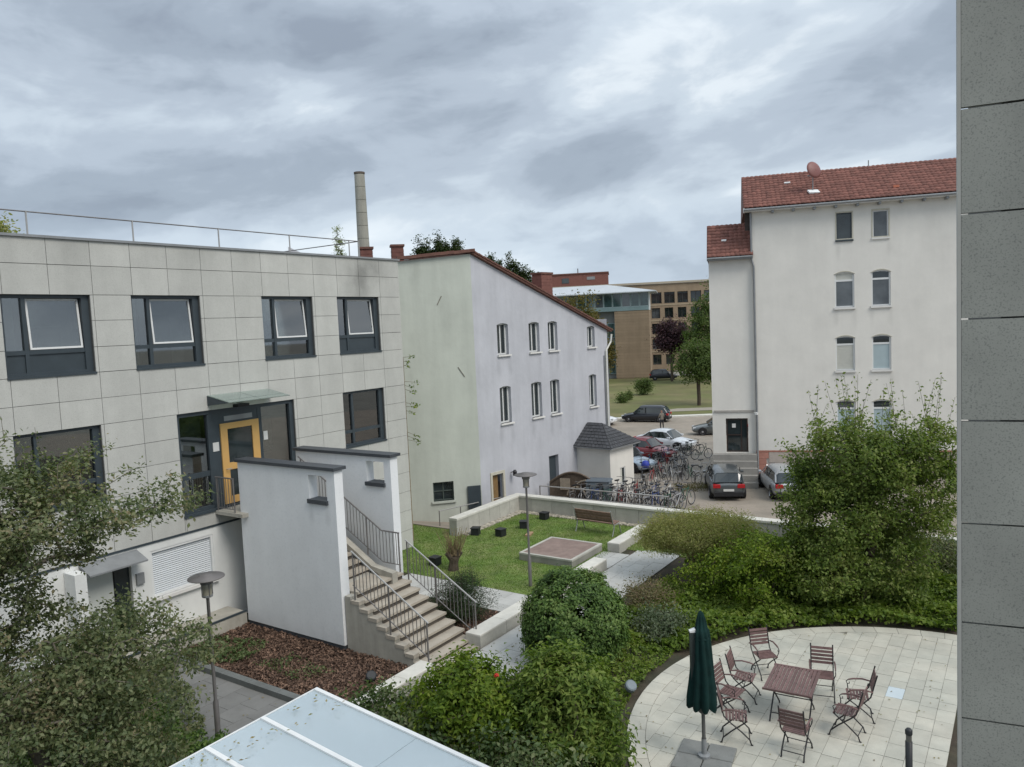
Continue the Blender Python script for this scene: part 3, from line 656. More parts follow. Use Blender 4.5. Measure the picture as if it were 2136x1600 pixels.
# entrance front: dark frame, left tilted pane, ochre door, right big pane
F = FA; ua, ub, za, zb = DOOR
m = MB(); ring(m, F, ua, ub, za, zb, .11, .08, .22, wl=.10, wr=.14, wb=.12)
m.box(-8.06, -7.72, .09, .22, za+.12, zb-.11, F); m.box(-6.42, -6.28, .09, .22, za+.12, zb-.11, F)
m.box(-7.72, -6.42, .10, .22, 5.60, 5.92, F); m.box(ua+.1, -8.06, .11, .22, 4.20, 4.34, F); m.box(ua-.02, ub+.02, -.04, .09, za-.05, za+.02, F)
m.box(-8.1, -8.06, .09, .22, 3.4, 5.9, F)
ef = m.build('entrance_frame', anth, ob)
m = MB(); m.box(ua+.1, -8.06, .16, .17, za+.12, 4.2, F); m.build('pane', winglass, ef)
m = MB(); m.box(ua+.1, -8.06, .16, .17, 4.34, zb-.11, F); m.build('pane', winglass, ef)
m = MB(); m.box(-6.28, ub-.14, .16, .17, za+.12, zb-.11, F); m.build('pane', winglass, ef)
m = MB(); m.box(-8.9, -8.1, .42, .43, za+1.3, zb, F); m.box(-6.2, -5.3, .9, .91, za+1.2, zb-.5, F); m.build('blind', mat('grey_reflection', (.36, .38, .35), .8, .15, 1.2), ef)  # pale planes indoors, standing in for a reflection in the panes
m = MB(); m.box(-7.55, -6.6, .09, .10, 5.66, 5.80, F); m.build('lamp_strip', zinc, ef)
m = MB(); m.box(ua, ub, 2.3, 2.35, za-.3, zb+.2, F); m.box(ua, ub, .3, 2.3, za, za+.01, F); m.box(-8.6, -8.2, .7, 1.3, za, 4.1, F); m.box(-6.0, -5.4, .8, 1.5, za, 4.05, F); m.build('room_wall', intr, ef)
m = MB(); ring(m, F, -7.72, -6.42, 3.30, 5.60, .17, .05, .12, wl=.22, wr=.24, wb=.20); m.box(-7.5, -6.66, .05, .12, 4.26, 4.46, F); dr = m.build('door', ochre, ob)
m = MB(); m.box(-7.5, -6.66, .08, .09, 3.5, 4.26, F); m.box(-7.5, -6.66, .08, .09, 4.46, 5.43, F); m.build('pane', glass, dr)
m = MB(); m.tube([F @ Vector((-7.62, .04, 4.3)), F @ Vector((-7.62, -.03, 4.3)), F @ Vector((-7.50, -.03, 4.3))], .015); m.build('handle', handr, dr)
m = MB(); m.box(-7.98, -7.79, .07, .09, 4.85, 5.1, F); m.build('notice_plate', platew, ob)
m = MB(); m.box(-6.2, -6.05, .145, .155, 4.92, 5.18, F); m.build('notice_plate', platew, ob)
# glazed canopy over the door: two folded fins
for (a, b) in ((-8.1, -7.09), (-7.07, -6.05)):
    m = MB(); m.add([(a, -.01, 6.44), (b, -.01, 6.44), (b, -.98, 6.26), (a, -.98, 6.26), (a, -.01, 6.455), (b, -.01, 6.455), (b, -.98, 6.275), (a, -.98, 6.275)],
                    [(0, 1, 2, 3), (4, 7, 6, 5), (3, 2, 6, 7), (0, 3, 7, 4), (1, 5, 6, 2)], F); g = m.build('canopy_pane', canglass, ob)
for a in (-8.1, -7.08, -6.05):
    m = MB(); m.add([(a-.012, 0, 6.43), (a-.012, -.95, 6.255), (a-.012, 0, 6.16), (a+.012, 0, 6.43), (a+.012, -.95, 6.255), (a+.012, 0, 6.16)], [(0, 1, 2), (5, 4, 3), (0, 3, 4, 1), (1, 4, 5, 2)], F); m.build('canopy_bracket', anth, ob)
m = MB(); m.box(-7.3, -6.9, -.22, 0, 6.04, 6.12, F); m.build('door_lamp', blackm, ob)
# roof railing
rr_ = root('roof_railing', 'thin steel railing running along the flat roof of the grey office building', 'railing', P(-6, -.8, 10.5), WA)
for k in range(7):
    u = -14.6+k*1.93*1.35
    if u > -1.0: continue
    m = MB(); m.tube([P(u, -.8, 10.4), P(u, -.8, 11.22)], .022, 5); m.build('post', handr, rr_)
m = MB(); m.tube([P(-17, -.8, 11.2), P(-1.1, -.8, 11.2)], .018, 5); m.tube([P(-1.1, -.8, 11.2), P(-1.1, -5, 11.2)], .018, 5); m.build('top_rail', railm, rr_)
m = MB(); m.tube([P(-1.1, -.8, 10.4), P(-1.1, -.8, 11.22)], .022, 5); m.build('post', handr, rr_)

# ============================================================ STAIR SCREENS, STAIRCASE, RAILINGS
def screen(label, u0, u1, n0, n1, hole):
    o = root('screen_wall', label, 'wall', P(u0, n0, 0), WA)
    FN = Matrix.Translation(P(u0, 0, 0)) @ Matrix.Rotation(WA-math.pi/2, 4, 'Z')   # x = n, y = +u
    t = u1-u0; m = MB()
    wall(m, FN, n0, n1, .17, lambda q: 4.62, [hole+(0,)], t)
    m.add([(n0, t, .17), (n0, 0, .17), (n0, 0, 4.62), (n0, t, 4.62)], [(0, 1, 2, 3)], FN)
    m.add([(n1, 0, .17), (n1, t, .17), (n1, t, 4.62), (n1, 0, 4.62)], [(0, 1, 2, 3)], FN)
    ha, hb, hc, hd = hole      # back face round the hole
    for (a, b, c, d) in ((n0, ha, .17, 4.62), (hb, n1, .17, 4.62), (ha, hb, .17, hc), (ha, hb, hd, 4.62)):
        m.quad((a, t, c), (a, t, d), (b, t, d), (b, t, c), FN)
    m.build('wall', white, o)
    m = MB(); m.box(n0-.05, n1+.07, -.07, t+.07, 4.62, 4.70, FN); m.build('coping', coping, o)
    m = MB(); m.box(n0+.01, n1-.02, .015, t-.015, 0, .17, FN); m.build('plinth', coping, o)
    m = MB(); m.box(ha-.03, hb+.03, -.06, t+.03, hc-.10, hc+.005, FN); m.build('opening_sill', coping, o)
    # rough render specks
    return o
screen('front white rendered screen wall beside the outdoor stairs, with dark coping and small opening', -7.92, -7.64, .87, 4.65, (3.70, 4.36, 3.84, 4.46))
screen('rear white rendered screen wall behind the stairs, nearest the corner of the office', -5.92, -5.64, .9, 4.66, (3.76, 4.42, 3.90, 4.48))
st = root('outdoor_staircase', 'concrete outdoor staircase rising from the garden path to the ochre door', 'staircase', P(-6.8, 5, 0), WA)
TR, RI = .285, .1667
def step_piece(u0, u1, n1, depth, ztop, th=.06):
    box_piece('step', FA, u0, u1, -n1, -(n1-depth), ztop-th, ztop, conc_step, st)
    box_piece('riser', FA, u0+.01, u1-.01, -(n1-.045), -(n1-.075), ztop-RI, ztop-th, conc_shade, st)
for k in range(1, 9):
    step_piece(-7.66, -5.92, 4.92+TR*k, TR+.05, 1.5-RI*k)
step_piece(-7.66, -5.9, 7.55, .36, .06, .06)
step_piece(-7.62, -5.92, 4.92, .9, 1.5)
for k in range(10):
    step_piece(-7.60, -6.25, 4.10-TR*k, TR+.05, 1.5+RI*(k+1))
# concrete body below the flights
m = MB(); pr = []
for k in range(0, 9): pr += [(4.92+TR*k-.05, 1.5-RI*k-.06), (4.92+TR*k-.05, 1.5-RI*(k+1)-.06)]
FN = Matrix.Translation(P(-7.845, 0, 0)) @ Matrix.Rotation(WA-math.pi/2, 4, 'Z')
pf = [(x, z) for x, z in [(4.68, 0)]+[(4.68, 1.44)]+pr if z >= 0]+[(7.15, 0.02)]
vs = [(x, 0, z) for x, z in pf]+[(x, 1.92, z) for x, z in pf]; n = len(pf)
m.add(vs, [tuple(range(n)), tuple(range(2*n-1, n-1, -1))]+[(i, i+n, (i+1) % n+n, (i+1) % n) for i in range(n)], FN)
m.build('stair_body', conc, st)
# little stepped end stones standing proud along the near side
for k in range(0, 8):
    box_piece('end_stone', FA, -7.86, -7.66, -(4.90+TR*(k+1)), -(4.90+TR*k), 1.5-RI*(k+1)-.055, 1.5-RI*(k+1)+.035, conc_step, st)
m = MB(); pf = [(1.2, 3.1), (1.2, 2.5), (4.2, 1.0), (4.2, 1.5), (3.8, 1.6)]
m.add([(x, 0.12, z) for x, z in pf]+[(x, 1.46, z) for x, z in pf], [(4, 3, 2, 1, 0), (5, 6, 7, 8, 9)]+[(i, (i+1) % 5, (i+1) % 5+5, i+5) for i in range(5)], FN); m.build('upper_flight_body', conc, st)
m = MB(); m.box(-8.12, -5.7, -1.2, 0, 3.12, 3.22, FA); m.build('door_landing', conc, st)
m = MB()   # sloped kerb at the far side of upper flight
pf = [(1.2, 3.45), (1.2, 3.0), (4.95, 1.3), (4.95, 1.62), (4.2, 1.72)]
m.add([(x, 1.46, z) for x, z in pf]+[(x, 1.66, z) for x, z in pf], [(4, 3, 2, 1, 0), (5, 6, 7, 8, 9)]+[(i, (i+1) % 5, (i+1) % 5+5, i+5) for i in range(5)], FN); m.build('side_kerb', conc, st)

def railing(label, u, path, spacing=.115, hz=.95, low=.09, posts=(), cat='railing', group=None, topm=None, post_down=.2, r_top=.02):
    """path: list of (n, z_floor); bars stand between the low rail and the handrail"""
    o = root('stair_railing', label, cat, P(u, path[0][0], path[0][1]), WA, group)
    m = MB(); m.tube([P(u, a, z+hz) for a, z in path], r_top, 6); m.build('handrail', topm or handr, o)
    m = MB(); m.tube([P(u, a, z+low) for a, z in path], .014, 5); m.build('low_rail', railm, o)
    def zf(a):
        for (p, q) in zip(path[:-1], path[1:]):
            if min(p[0], q[0]) <= a <= max(p[0], q[0]): return p[1]+(q[1]-p[1])*(a-p[0])/(q[0]-p[0])
        return path[-1][1]
    a0, a1 = path[0][0], path[-1][0]; n = int(abs(a1-a0)/spacing)
    for k in range(1, n):
        a = a0+(a1-a0)*k/n; z = zf(a)
        m = MB(); m.tube([P(u, a, z+low), P(u, a, z+hz)], .0095, 4, cap=False); m.build('bar', railm, o)
    for a in posts:
        z = zf(a); m = MB(); m.tube([P(u, a, z-post_down), P(u, a, z+hz)], .021, 6); m.build('post', railm, o)
    return o
sl = -RI/TR
railing('steel bar railing nearest the camera on the lower stair flight', -7.80, [(4.95, 1.66), (7.35, 1.66+sl*2.4)], posts=(5.0, 6.14, 7.3), post_down=.35)
railing('steel bar railing on the lower stair flight, next to the dark yew', -5.87, [(5.0, 1.45), (7.30, 1.45+sl*2.3)], posts=(5.05, 6.0, 7.25), post_down=.12)
railing('dark steel bar railing climbing the upper stair flight against the rear screen wall', -6.18, [(5.08, 1.72), (4.45, 1.72), (1.3, 3.55)], posts=(5.05, 3.9, 1.4), topm=railm, post_down=.1)
railing('short dark railing on the door landing left of the front screen wall', -8.08, [(.05, 3.22), (.86, 3.22)], posts=(.1, .84), topm=railm, post_down=.0)

# ============================================================ COURTYARD PAVING, WALLS, FURNITURE
def clip_convex(poly, clip):
    """Sutherland-Hodgman; both CCW"""
    out = poly
    for i in range(len(clip)):
        a, b = clip[i], clip[(i+1) % len(clip)]; inp = out; out = []
        if not inp: break
        def side(p): return (b[0]-a[0])*(p[1]-a[1])-(b[1]-a[1])*(p[0]-a[0])
        for j in range(len(inp)):
            p, q = inp[j-1], inp[j]; sp, sq = side(p), side(q)
            if sq >= 0:
                if sp < 0: t = sp/(sp-sq); out.append((p[0]+(q[0]-p[0])*t, p[1]+(q[1]-p[1])*t))
                out.append(q)
            elif sp >= 0: t = sp/(sp-sq); out.append((p[0]+(q[0]-p[0])*t, p[1]+(q[1]-p[1])*t))
    return out
def area(p): return abs(sum(p[i-1][0]*p[i][1]-p[i][0]*p[i-1][1] for i in range(len(p))))/2
def poly_slab(name, poly, z0, z1, m, parent, gap=.006, jit=.002):
    cx = sum(p[0] for p in poly)/len(poly); cy = sum(p[1] for p in poly)/len(poly)
    sh = []
    for (x, y) in poly:
        d = math.hypot(x-cx, y-cy); k = max(0, (d-gap)/d) if d else 1; sh.append((x*k+cx*(1-k), y*k+cy*(1-k)))
    b = MB(); z = z1+random.uniform(-jit, jit); b.prism(sh, z0, z, FA); return b.build(name, m, parent)
# round patio: centre (u,n) = (-5.8,17.72), r 5.72, cut off along n = 17.7
PC, PR = (-5.8, 17.72), 5.72
def ppt(a, r): return (PC[0]+r*math.cos(a), -(PC[1])+r*math.sin(a))
patio_pts = [ppt(R(a), PR) for a in np.linspace(0, 180, 61)]
m = MB(); m.prism(patio_pts, .0, .028, FA); patio = m.build('patio', joint, kind='structure')
inner = [ppt(R(a), PR-.36) for a in np.linspace(0, 180, 49)]
nr = 34; umin = -11.6
for k in range(nr):
    a0, a1 = math.pi*k/nr, math.pi*(k+1)/nr
    p = [ppt(a0, PR-.36), ppt(a0, PR), ppt((a0+a1)/2, PR), ppt(a1, PR), ppt(a1, PR-.36), ppt((a0+a1)/2, PR-.36)]
    if min(q[0] for q in p) < -10.2: continue
    poly_slab('edge_stone', p, .0, .042, slab_m, patio)
y = -17.72; ci = 0
while y < -17.72+PR:
    u = -10.0+random.uniform(0, .3); ci += 1
    while u < 0:
        L_ = random.choice((.34, .45, .5, .5, .6, .68)); r_ = [(u, y), (u+L_, y), (u+L_, y+.32), (u, y+.32)]
        c = clip_convex(r_, inner)
        if len(c) >= 3 and area(c) > .012:
            blue = (u < -4.05 < u+L_ and y < -16.75 < y+.32)
            poly_slab('paving_slab', c, .0, .040, slab_b if blue else slab_m, patio)
        u += L_
    y += .32
# garden path (n 7.6..9.2) with slabs across, and cross path between lawn and stair bed
def pave(name, u0, u1, n0, n1, du, dn, m, base_m=joint, z=.032, stagger=True):
    b = MB(); b.box(u0, u1, -n1, -n0, 0, z-.010, FA); o = b.build(name, base_m, kind='structure')
    nn = int(round((n1-n0)/dn)); dn = (n1-n0)/nn
    for j in range(nn):
        u = u0-(du*.5*(j % 2) if stagger else 0)
        while u < u1-.01:
            a, c = max(u, u0), min(u+du, u1)
            if c-a > .05: box_piece('paving_slab', FA, a+.004, c-.004, -(n0+dn*(j+1))+.004, -(n0+dn*j)-.004, 0, z, m, o, jit=.0022)
            u += du
    return o
pave('garden_path', -8.5, 3.2, 7.62, 9.15, .75, .51, slab_g)
pave('cross_path', -3.9, -2.45, 2.0, 7.15, .48, .5, slab_g, z=.034, stagger=False)
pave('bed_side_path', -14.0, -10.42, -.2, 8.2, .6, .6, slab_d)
pave('gap_path', .79, 2.42, 6.62, 7.6, .75, .5, slab_g, z=.036)
# low walls made of long blocks with a lighter cap
def block_wall(name, label, axis, fixed0, fixed1, a0, a1, z, seg, base=granite_l, cap=None, capz=.0, z0=-.0, over=.0):
    """axis 'u': runs along u between n=fixed0..fixed1"""
    c = P((a0+a1)/2, (fixed0+fixed1)/2, 0) if axis == 'u' else P((fixed0+fixed1)/2, (a0+a1)/2, 0)
    o = root(name, label, 'wall', c, WA); n = max(1, int(round((a1-a0)/seg))); s = (a1-a0)/n
    for i in range(n):
        p, q = a0+s*i+.005, a0+s*(i+1)-.005
        if axis == 'u': args = (p, q, -fixed1, -fixed0)
        else: args = (fixed0, fixed1, -q, -p)
        box_piece('block', FA, *args, z0, z-capz, base, o)
        if cap:
            if axis == 'u': args = (p, q, -fixed1-over, -fixed0+over)
            else: args = (fixed0-over, fixed1+over, -q, -p)
            box_piece('cap_stone', FA, *args, z-capz+.002, z, cap, o, bevel=.012)
    return o
block_wall('garden_wall', 'low granite garden wall beside the path, between the round box bush and the square sandbox', 'u', 7.12, 7.58, -6.15, .76, .36, 1.15, granite_l, coping_l, .05)
block_wall('garden_wall', 'short granite block wall past the path gap, next to the fine-leaved willow', 'u', 6.75, 7.2, 2.45, 5.0, .36, 1.3, granite_l, coping_l, .05)
block_wall('garden_wall', 'granite block wall at the foot of the stairs, ending the bark mulch bed', 'u', 7.15, 7.58, -12.5, -7.9, .34, .95, granite_l, coping_l, .05)
block_wall('garden_wall', 'granite parapet running from the lawn corner back to the lilac house, left of the far lamp', 'u', .32, .68, 1.75, 6.1, .72, .78, granite_l, coping_l, .09, over=.02)
block_wall('garden_wall', 'long granite parapet behind the bench dividing the lawn from the parking lot', 'n', 6.1, 6.44, .33, 30., .72, 1.0, granite_l, coping_l, .09, over=.03)
m = MB()
for k in range(2600):
    if k % 3: u, n_ = random.uniform(5.78, 6.08), random.uniform(.7, 9)
    else: u, n_ = random.uniform(2, 6), random.uniform(.7, .98)
    s = random.uniform(.02, .05); m.box(-s, s, -s*.7, s*.7, 0, s, TM(P(u, n_, .03), random.uniform(0, 3)))
tag(m.build('gravel_strip', gravel_m, kind='stuff'), 'pale gravel strip along the foot of the granite parapet', 'gravel')
m = MB(); m.box(.30, 2.42, -6.55, -4.5, 0, .24, FA); 
sb = root('sandbox', 'raised square sandbox with red brown cover and pale stone rim on the lawn', 'sandbox', P(1.36, 5.5, 0), WA)
m.build('side', mat('shaded_sandbox_side', (.27, .265, .235), .9, .15, 3, 5, .2, streak=.3), sb)  # side colour darkened to carry the shadow on it
for a in ((.29, 2.43, -6.56, -6.46), (.29, 2.43, -4.59, -4.49), (.29, .39, -6.46, -4.59), (2.33, 2.43, -6.46, -4.59)): box_piece('rim_stone', FA, *a, .242, .30, granite_l, sb)
m = MB(); m.box(.395, 2.325, -6.455, -4.595, .244, .292, FA); m.build('cover', sandm, sb)
for (u, n_, lb) in ((2.25, 1.2, 'small black cube light leftmost along the granite parapet on the lawn'), (2.5, 2.2, 'small black cube light nearest the sandbox on the lawn'),
                    (3.85, 2.38, 'small black cube light on the lawn just left of the far lamp post'), (5.35, 2.4, 'small black cube light on the lawn closest to the parapet corner'),
                    (-1.4, 2.2, 'small black cube light beside the pollarded stump')):
    o = root('cube_light', lb, 'garden light', P(u, n_, .02), WA+.2, 'black cube lights on the lawn')
    F = TM(P(u, n_, .02), WA+.2+random.uniform(-.3, .3)); m = MB(); m.bevbox(-.15, .15, -.15, .15, .0, .27, .02, F); m.build('housing', darkpl, o)
    m = MB(); m.box(-.17, .17, -.17, .17, .272, .30, F); m.build('cap', darkpl, o)
F = TM(P(3.1, 3.1, .03), WA+.3); m = MB(); m.box(-.25, .25, -.1, .1, 0, .06, F); tag(m.build('wooden_board', mat('pale_board', (.33, .22, .13), .8, .2), kind='thing'), 'short pale wooden board lying in the grass beside the far lamp', 'board')
# mulch bed in front of the screen wall with its dark kerb
MUL = [(-10.25, -.0), (-7.95, .86), (-7.7, 4.7), (-7.7, 7.15), (-10.25, 7.15)]
m = MB(); m.prism([(u, -n_) for u, n_ in MUL], 0, .04, FA); m.build('mulch_bed', mulch_m, kind='structure')
def chips(name, poly, n, s, mm, label, cat, z=.05):
    q = sample_poly(poly, n); zz = np.array([z+.05*max(0, mnoise.noise((a*1.5, b*1.5, 0))) for a, b in q])+rng.uniform(0, .03, n)
    v, f = leaf_arrays(un_world(q, zz), rand_dir(n, 1.2), rand_dir(n), rng.uniform(.5, 1.6, n)*s, .45); return tag(np_mesh(name, v, f, mm, kind='stuff'), label, cat)
chips('bark_mulch', MUL, 15000, .075, mulch_c, 'red brown bark mulch covering the bed below the white screen wall', 'mulch')
block_wall('bed_kerb', 'dark stone kerb edging the bark mulch bed along the dark grey path', 'n', -10.42, -10.24, -1.0, 7.15, .16, 1.0, mat('dark_kerb', (.15, .16, .155), .8, .15, 3, streak=.2))
SHB = [(-5.85, 4.9), (-4.0, 4.9), (-4.0, 7.12), (-5.85, 7.12)]
m = MB(); m.prism([(u, -n_) for u, n_ in SHB], 0, .04, FA); m.build('stair_bed', mulch_m, kind='structure')
chips('bark_mulch', SHB, 1800, .07, mulch_c, 'bark mulch around the dark yew at the foot of the stairs', 'mulch')
for (gx, gl, gc) in ((P(-8.9, 6.5, .04), 'dark round ground spotlight in the bark mulch bed', darkpl), (G(1313, 1447, .05), 'grey round ground spotlight in the soil left of the patio edge', mat('bin_grey', (.16, .19, .21), .6, .1))):
    o = root('ground_spotlight', gl, 'garden light', gx, 0)
    F = TM(gx, .4); m = MB(); m.lathe([(0, 0), (.05, 0), (.05, .1), (.02, .1), (0, .1)], 8, F); m.build('stake', gc, o)
    m = MB(); m.lathe([(0, 0), (.10, .0), (.125, .05), (.125, .14), (.10, .16), (0, .16)], 12, F @ Matrix.Translation((0, 0, .12)) @ Matrix.Rotation(.7, 4, 'X')); m.build('lamp_head', gc, o)
# lamps
def lamp(label, base, h, rot=0):
    o = root('garden_lamp', label, 'lamp', base, 0, 'disc topped garden lamps'); F = TM(base)
    m = MB(); m.lathe([(.055, 0), (.055, .9), (.034, .95), (.032, h-.42), (.05, h-.40)], 10, F); m.build('pole', railm, o, smooth=True)
    m = MB(); m.lathe([(.05, h-.42), (.10, h-.40), (.105, h-.36), (.05, h-.34)], 12, F); m.build('collar', zinc, o)
    m = MB(); m.lathe([(.09, h-.36), (.098, h-.16), (.09, h-.14)], 14, F); m.build('lantern_glass', mat('lantern_glass', (.30, .28, .22), .15, .15, 5), o, smooth=True)
    m = MB()
    for k in range(4): a = math.pi/4+k*math.pi/2; m.tube([F @ Vector((.105*math.cos(a), .105*math.sin(a), h-.38)), F @ Vector((.105*math.cos(a), .105*math.sin(a), h-.12))], .009, 4)
    m.build('cage', railm, o)
    m = MB(); m.lathe([(.0, h-.14), (.12, h-.14), (.125, h-.03), (.0, h-.03)], 14, F); m.build('gear_box', railm, o)
    m = MB(); m.lathe([(.0, h-.028), (.31, h-.035), (.345, h-.02), (.34, h-.005), (.14, h+.02), (.13, h+.045), (0, h+.05)], 28, F); m.build('disc_shade', mat('dark_zinc', (.145, .135, .13), .5, .15, 4, metal=.2), o, smooth=True)
lamp('garden lamp with a flat disc shade standing at the lawn edge near the sandbox', P(-1.75, 6.25, 0), 3.5)
lamp('garden lamp with a flat disc shade between the leafy tree and glass canopy', G(457, 1556, 0), 3.42)

# bench
def bench():
    c = P(4.35, 5.3, .03); rot = WA+math.pi/2+R(-4)+math.pi; F = TM(c, rot)
    o = root('park_bench', 'wooden slatted park bench with pale metal legs on the lawn before the granite parapet', 'bench', c, rot)
    L_ = 1.62
    for k in range(4): box_piece('seat_slat', F @ Matrix.Translation((0, -.02+k*.105, .43+.006*k)) @ Matrix.Rotation(R(3), 4, 'X'), -L_/2, L_/2, 0, .092, 0, .035, bench_w, o)
    for k in range(4): box_piece('back_slat', F @ Matrix.Translation((0, -.06-.035*k, .50+k*.105)) @ Matrix.Rotation(R(18), 4, 'X'), -L_/2, L_/2, 0, .03, 0, .092, bench_w, o)
    pm = mat('bench_leg_metal', (.30, .31, .30), .45, .1, metal=.4)
    for s in (-1, 1):
        m = MB(); x = s*(L_/2-.0); m.tube([F @ Vector(q) for q in ((x, .48, 0), (x, .40, .22), (x, .34, .40), (x, -.05, .41), (x, -.1, .5), (x, -.24, .98))], .022, 5)
        m.tube([F @ Vector(q) for q in ((x, -.16, 0), (x, -.06, .2), (x, 0, .41))], .022, 5); m.build('leg', pm, o)
bench()

# garden furniture on the patio
def chair_proto():
    o = root('garden_chair', '', 'chair', (0, 0, 0), 0, 'folding garden chairs around the table')     # faces +y, seat at .45
    for k in range(7): box_piece('seat_slat', Matrix.Identity(4), -.205, .205, -.19+k*.058, -.19+k*.058+.044, .445, .463, wood, o)
    B = Matrix.Translation((0, -.23, .53)) @ Matrix.Rotation(R(13), 4, 'X')
    for k in range(5): box_piece('back_slat', B, -.215, .215, -.009, .009, .055+k*.073, .055+k*.073+.052, wood, o)
    for s in (-1, 1):
        x = s*.215
        m = MB(); m.tube([(x, .27, .0), (x, .24, .10), (x, .10, .24), (x, -.12, .42), (x, -.215, .52), (x*1., -.335, .97)], .0135, 6); m.tube([(x, .295, .0), (x, .255, .012)], .016, 5); m.build('rear_frame', blackm, o)
        m = MB(); x2 = s*.195; m.tube([(x2, -.27, .0), (x2, -.24, .10), (x2, -.08, .24), (x2, .14, .40), (x2, .20, .45)], .0135, 6); m.tube([(x2, -.295, 0), (x2, -.255, .012)], .016, 5); m.build('leg', blackm, o)
        m = MB(); x3 = s*.245; m.tube([(x3, -.25, .64), (x3, -.1, .67), (x3, .06, .655), (x3, .15, .63)], [.014, .017, .017, .013], 6)
        m.build('armrest', wood, o)
        m = MB(); m.tube([(x3, .15, .63), (x3, .19, .59), (x3, .17, .54), (x3, .13, .55), (x3, .135, .585)], .009, 5); m.tube([(x3, .17, .54), (s*.21, .16, .45)], .010, 5); m.build('arm_bracket', blackm, o)
    m = MB(); m.tube([(-.215, .235, .11), (.215, .235, .11)], .009, 5); m.tube([(-.195, -.235, .11), (.195, -.235, .11)], .009, 5); m.build('crossbar', blackm, o)
    return o
cp = chair_proto()
chairs = [(-4.3, 14.05, (-.83, .75), 'slatted wooden garden chair at the far left corner of the patio table, facing the camera'),
          (-4.72, 15.35, (-1, .25), 'slatted wooden garden chair tucked behind the table with its back against the open paving'),
          (-5.55, 13.98, (.1, 1), 'left side garden chair seen edge-on, between the far corner chair and its neighbour'),
          (-6.3, 13.95, (-.1, 1), 'left side garden chair in the middle of the row beside the green parasol'),
          (-7.18, 14.32, (.35, 1), 'garden chair nearest the closed parasol, its backrest half hidden by the canvas'),
          (-7.12, 15.40, (1, .0), 'garden chair at the near end of the table with its back to the camera'),
          (-5.28, 16.12, (-.25, -1), 'farther of the two garden chairs at the right side of the table'),
          (-6.02, 16.06, (.05, -1), 'nearer of the two garden chairs at the right side of the table')]
for i, (u, n_, (du, dn), lb) in enumerate(chairs):
    w = (P(du, dn)-P(0, 0)); ang = math.atan2(w.y, w.x)-math.pi/2; M = TM(P(u, n_, .042), ang)
    if i == 0: c = cp; c.matrix_world = M
    else: c = copy_tree(cp, M)
    c['label'] = lb
t = root('garden_table', 'rectangular slatted wooden garden table with crossed black legs in the middle of the patio', 'table', P(-5.82, 15.0, .042), WA+R(6))
F = TM(P(-5.82, 15.02, .042), WA+R(4))
for k in range(13): box_piece('table_slat', F, -.56, .56, -.45+k*.0695, -.45+k*.0695+.056, .715, .738, wood, t)
for s in (-1, 1): box_piece('end_slat', F, s*.575-.02, s*.575+.02, -.455, .455, .705, .742, wood, t)
for s in (-1, 1):
    m = MB(); y_ = s*.36; m.tube([F @ Vector(q) for q in ((-.42, y_, 0), (-.36, y_, .08), (.36, y_, .70))], .016, 6); m.build('leg', blackm, t)
    m = MB(); m.tube([F @ Vector(q) for q in ((.42, y_*.93, 0), (.36, y_*.93, .08), (-.36, y_*.93, .70))], .016, 6); m.build('leg', blackm, t)
m = MB(); m.tube([F @ Vector((-.3, -.36, .13)), F @ Vector((-.3, .36, .13))], .011, 5); m.tube([F @ Vector((.0, -.36, .38)), F @ Vector((.0, .36, .38))], .011, 5); m.build('crossbar', blackm, t)
# parasol, folded
pb = P(-8.15, 14.05, .04)
u_ = root('folded_parasol', 'closed dark green parasol on a grey pole, standing in a flat concrete slab base', 'parasol', pb, WA)
F = TM(pb, WA+R(8))
for (a, b, c, d) in ((-.49, -.01, -.49, -.01), (.01, .49, -.49, -.01), (-.49, -.01, .01, .49), (.01, .49, .01, .49)): box_piece('base_slab', F, a, b, c, d, 0, .055, umb_base, u_, bevel=.01)
m = MB(); m.lathe([(.0, .05), (.11, .05), (.11, .10), (.05, .12), (.045, .40)], 12, F); m.build('pole_foot', zinc, u_)
m = MB(); m.lathe([(.033, .1), (.033, 2.55), (.0, 2.55)], 10, F); m.build('pole', mat('parasol_pole', (.10, .10, .095), .5, .1, metal=.3), u_, smooth=True)
m = MB(); m.lathe([(.04, .86), (.085, .90), (.085, 1.02), (.04, 1.06)], 12, F); m.tube([F @ Vector((.06, 0, .96)), F @ Vector((.15, 0, .96))], .014, 5); m.build('crank_housing', mat('crank_grey', (.09, .09, .09), .5, .1), u_)
m = MB(); n = 48; rows = [(1.00, .25), (1.05, .275), (1.2, .27), (1.5, .235), (1.8, .205), (2.1, .175), (2.3, .155), (2.42, .135), (2.43, .115), (2.60, .085), (2.72, .045), (2.76, .006)]
vs = []
for (z, r) in rows:
    for k in range(n):
        a = 2*math.pi*k/n; f = abs(math.sin(a*4.0+.35*math.sin(z*3))); rr2 = r*(.62+.38*f**.7)*(1+.08*math.sin(a*3+z*2)); zz = z-.07*(f-.5)*(1 if z < 1.2 else 0)
        vs.append((rr2*math.cos(a), rr2*math.sin(a), zz))
fs = [(i*n+k, i*n+(k+1) % n, (i+1)*n+(k+1) % n, (i+1)*n+k) for i in range(len(rows)-1) for k in range(n)]
m.add(vs, fs, F); m.build('canopy', umb_m, u_, smooth=True)
WF = TM(pb); m = MB(); m.box(-.205, -.115, -.045, .045, 1.05, 2.40, WF); m.build('mast', mat('mast_grey', (.035, .045, .042), .5, .1), u_)
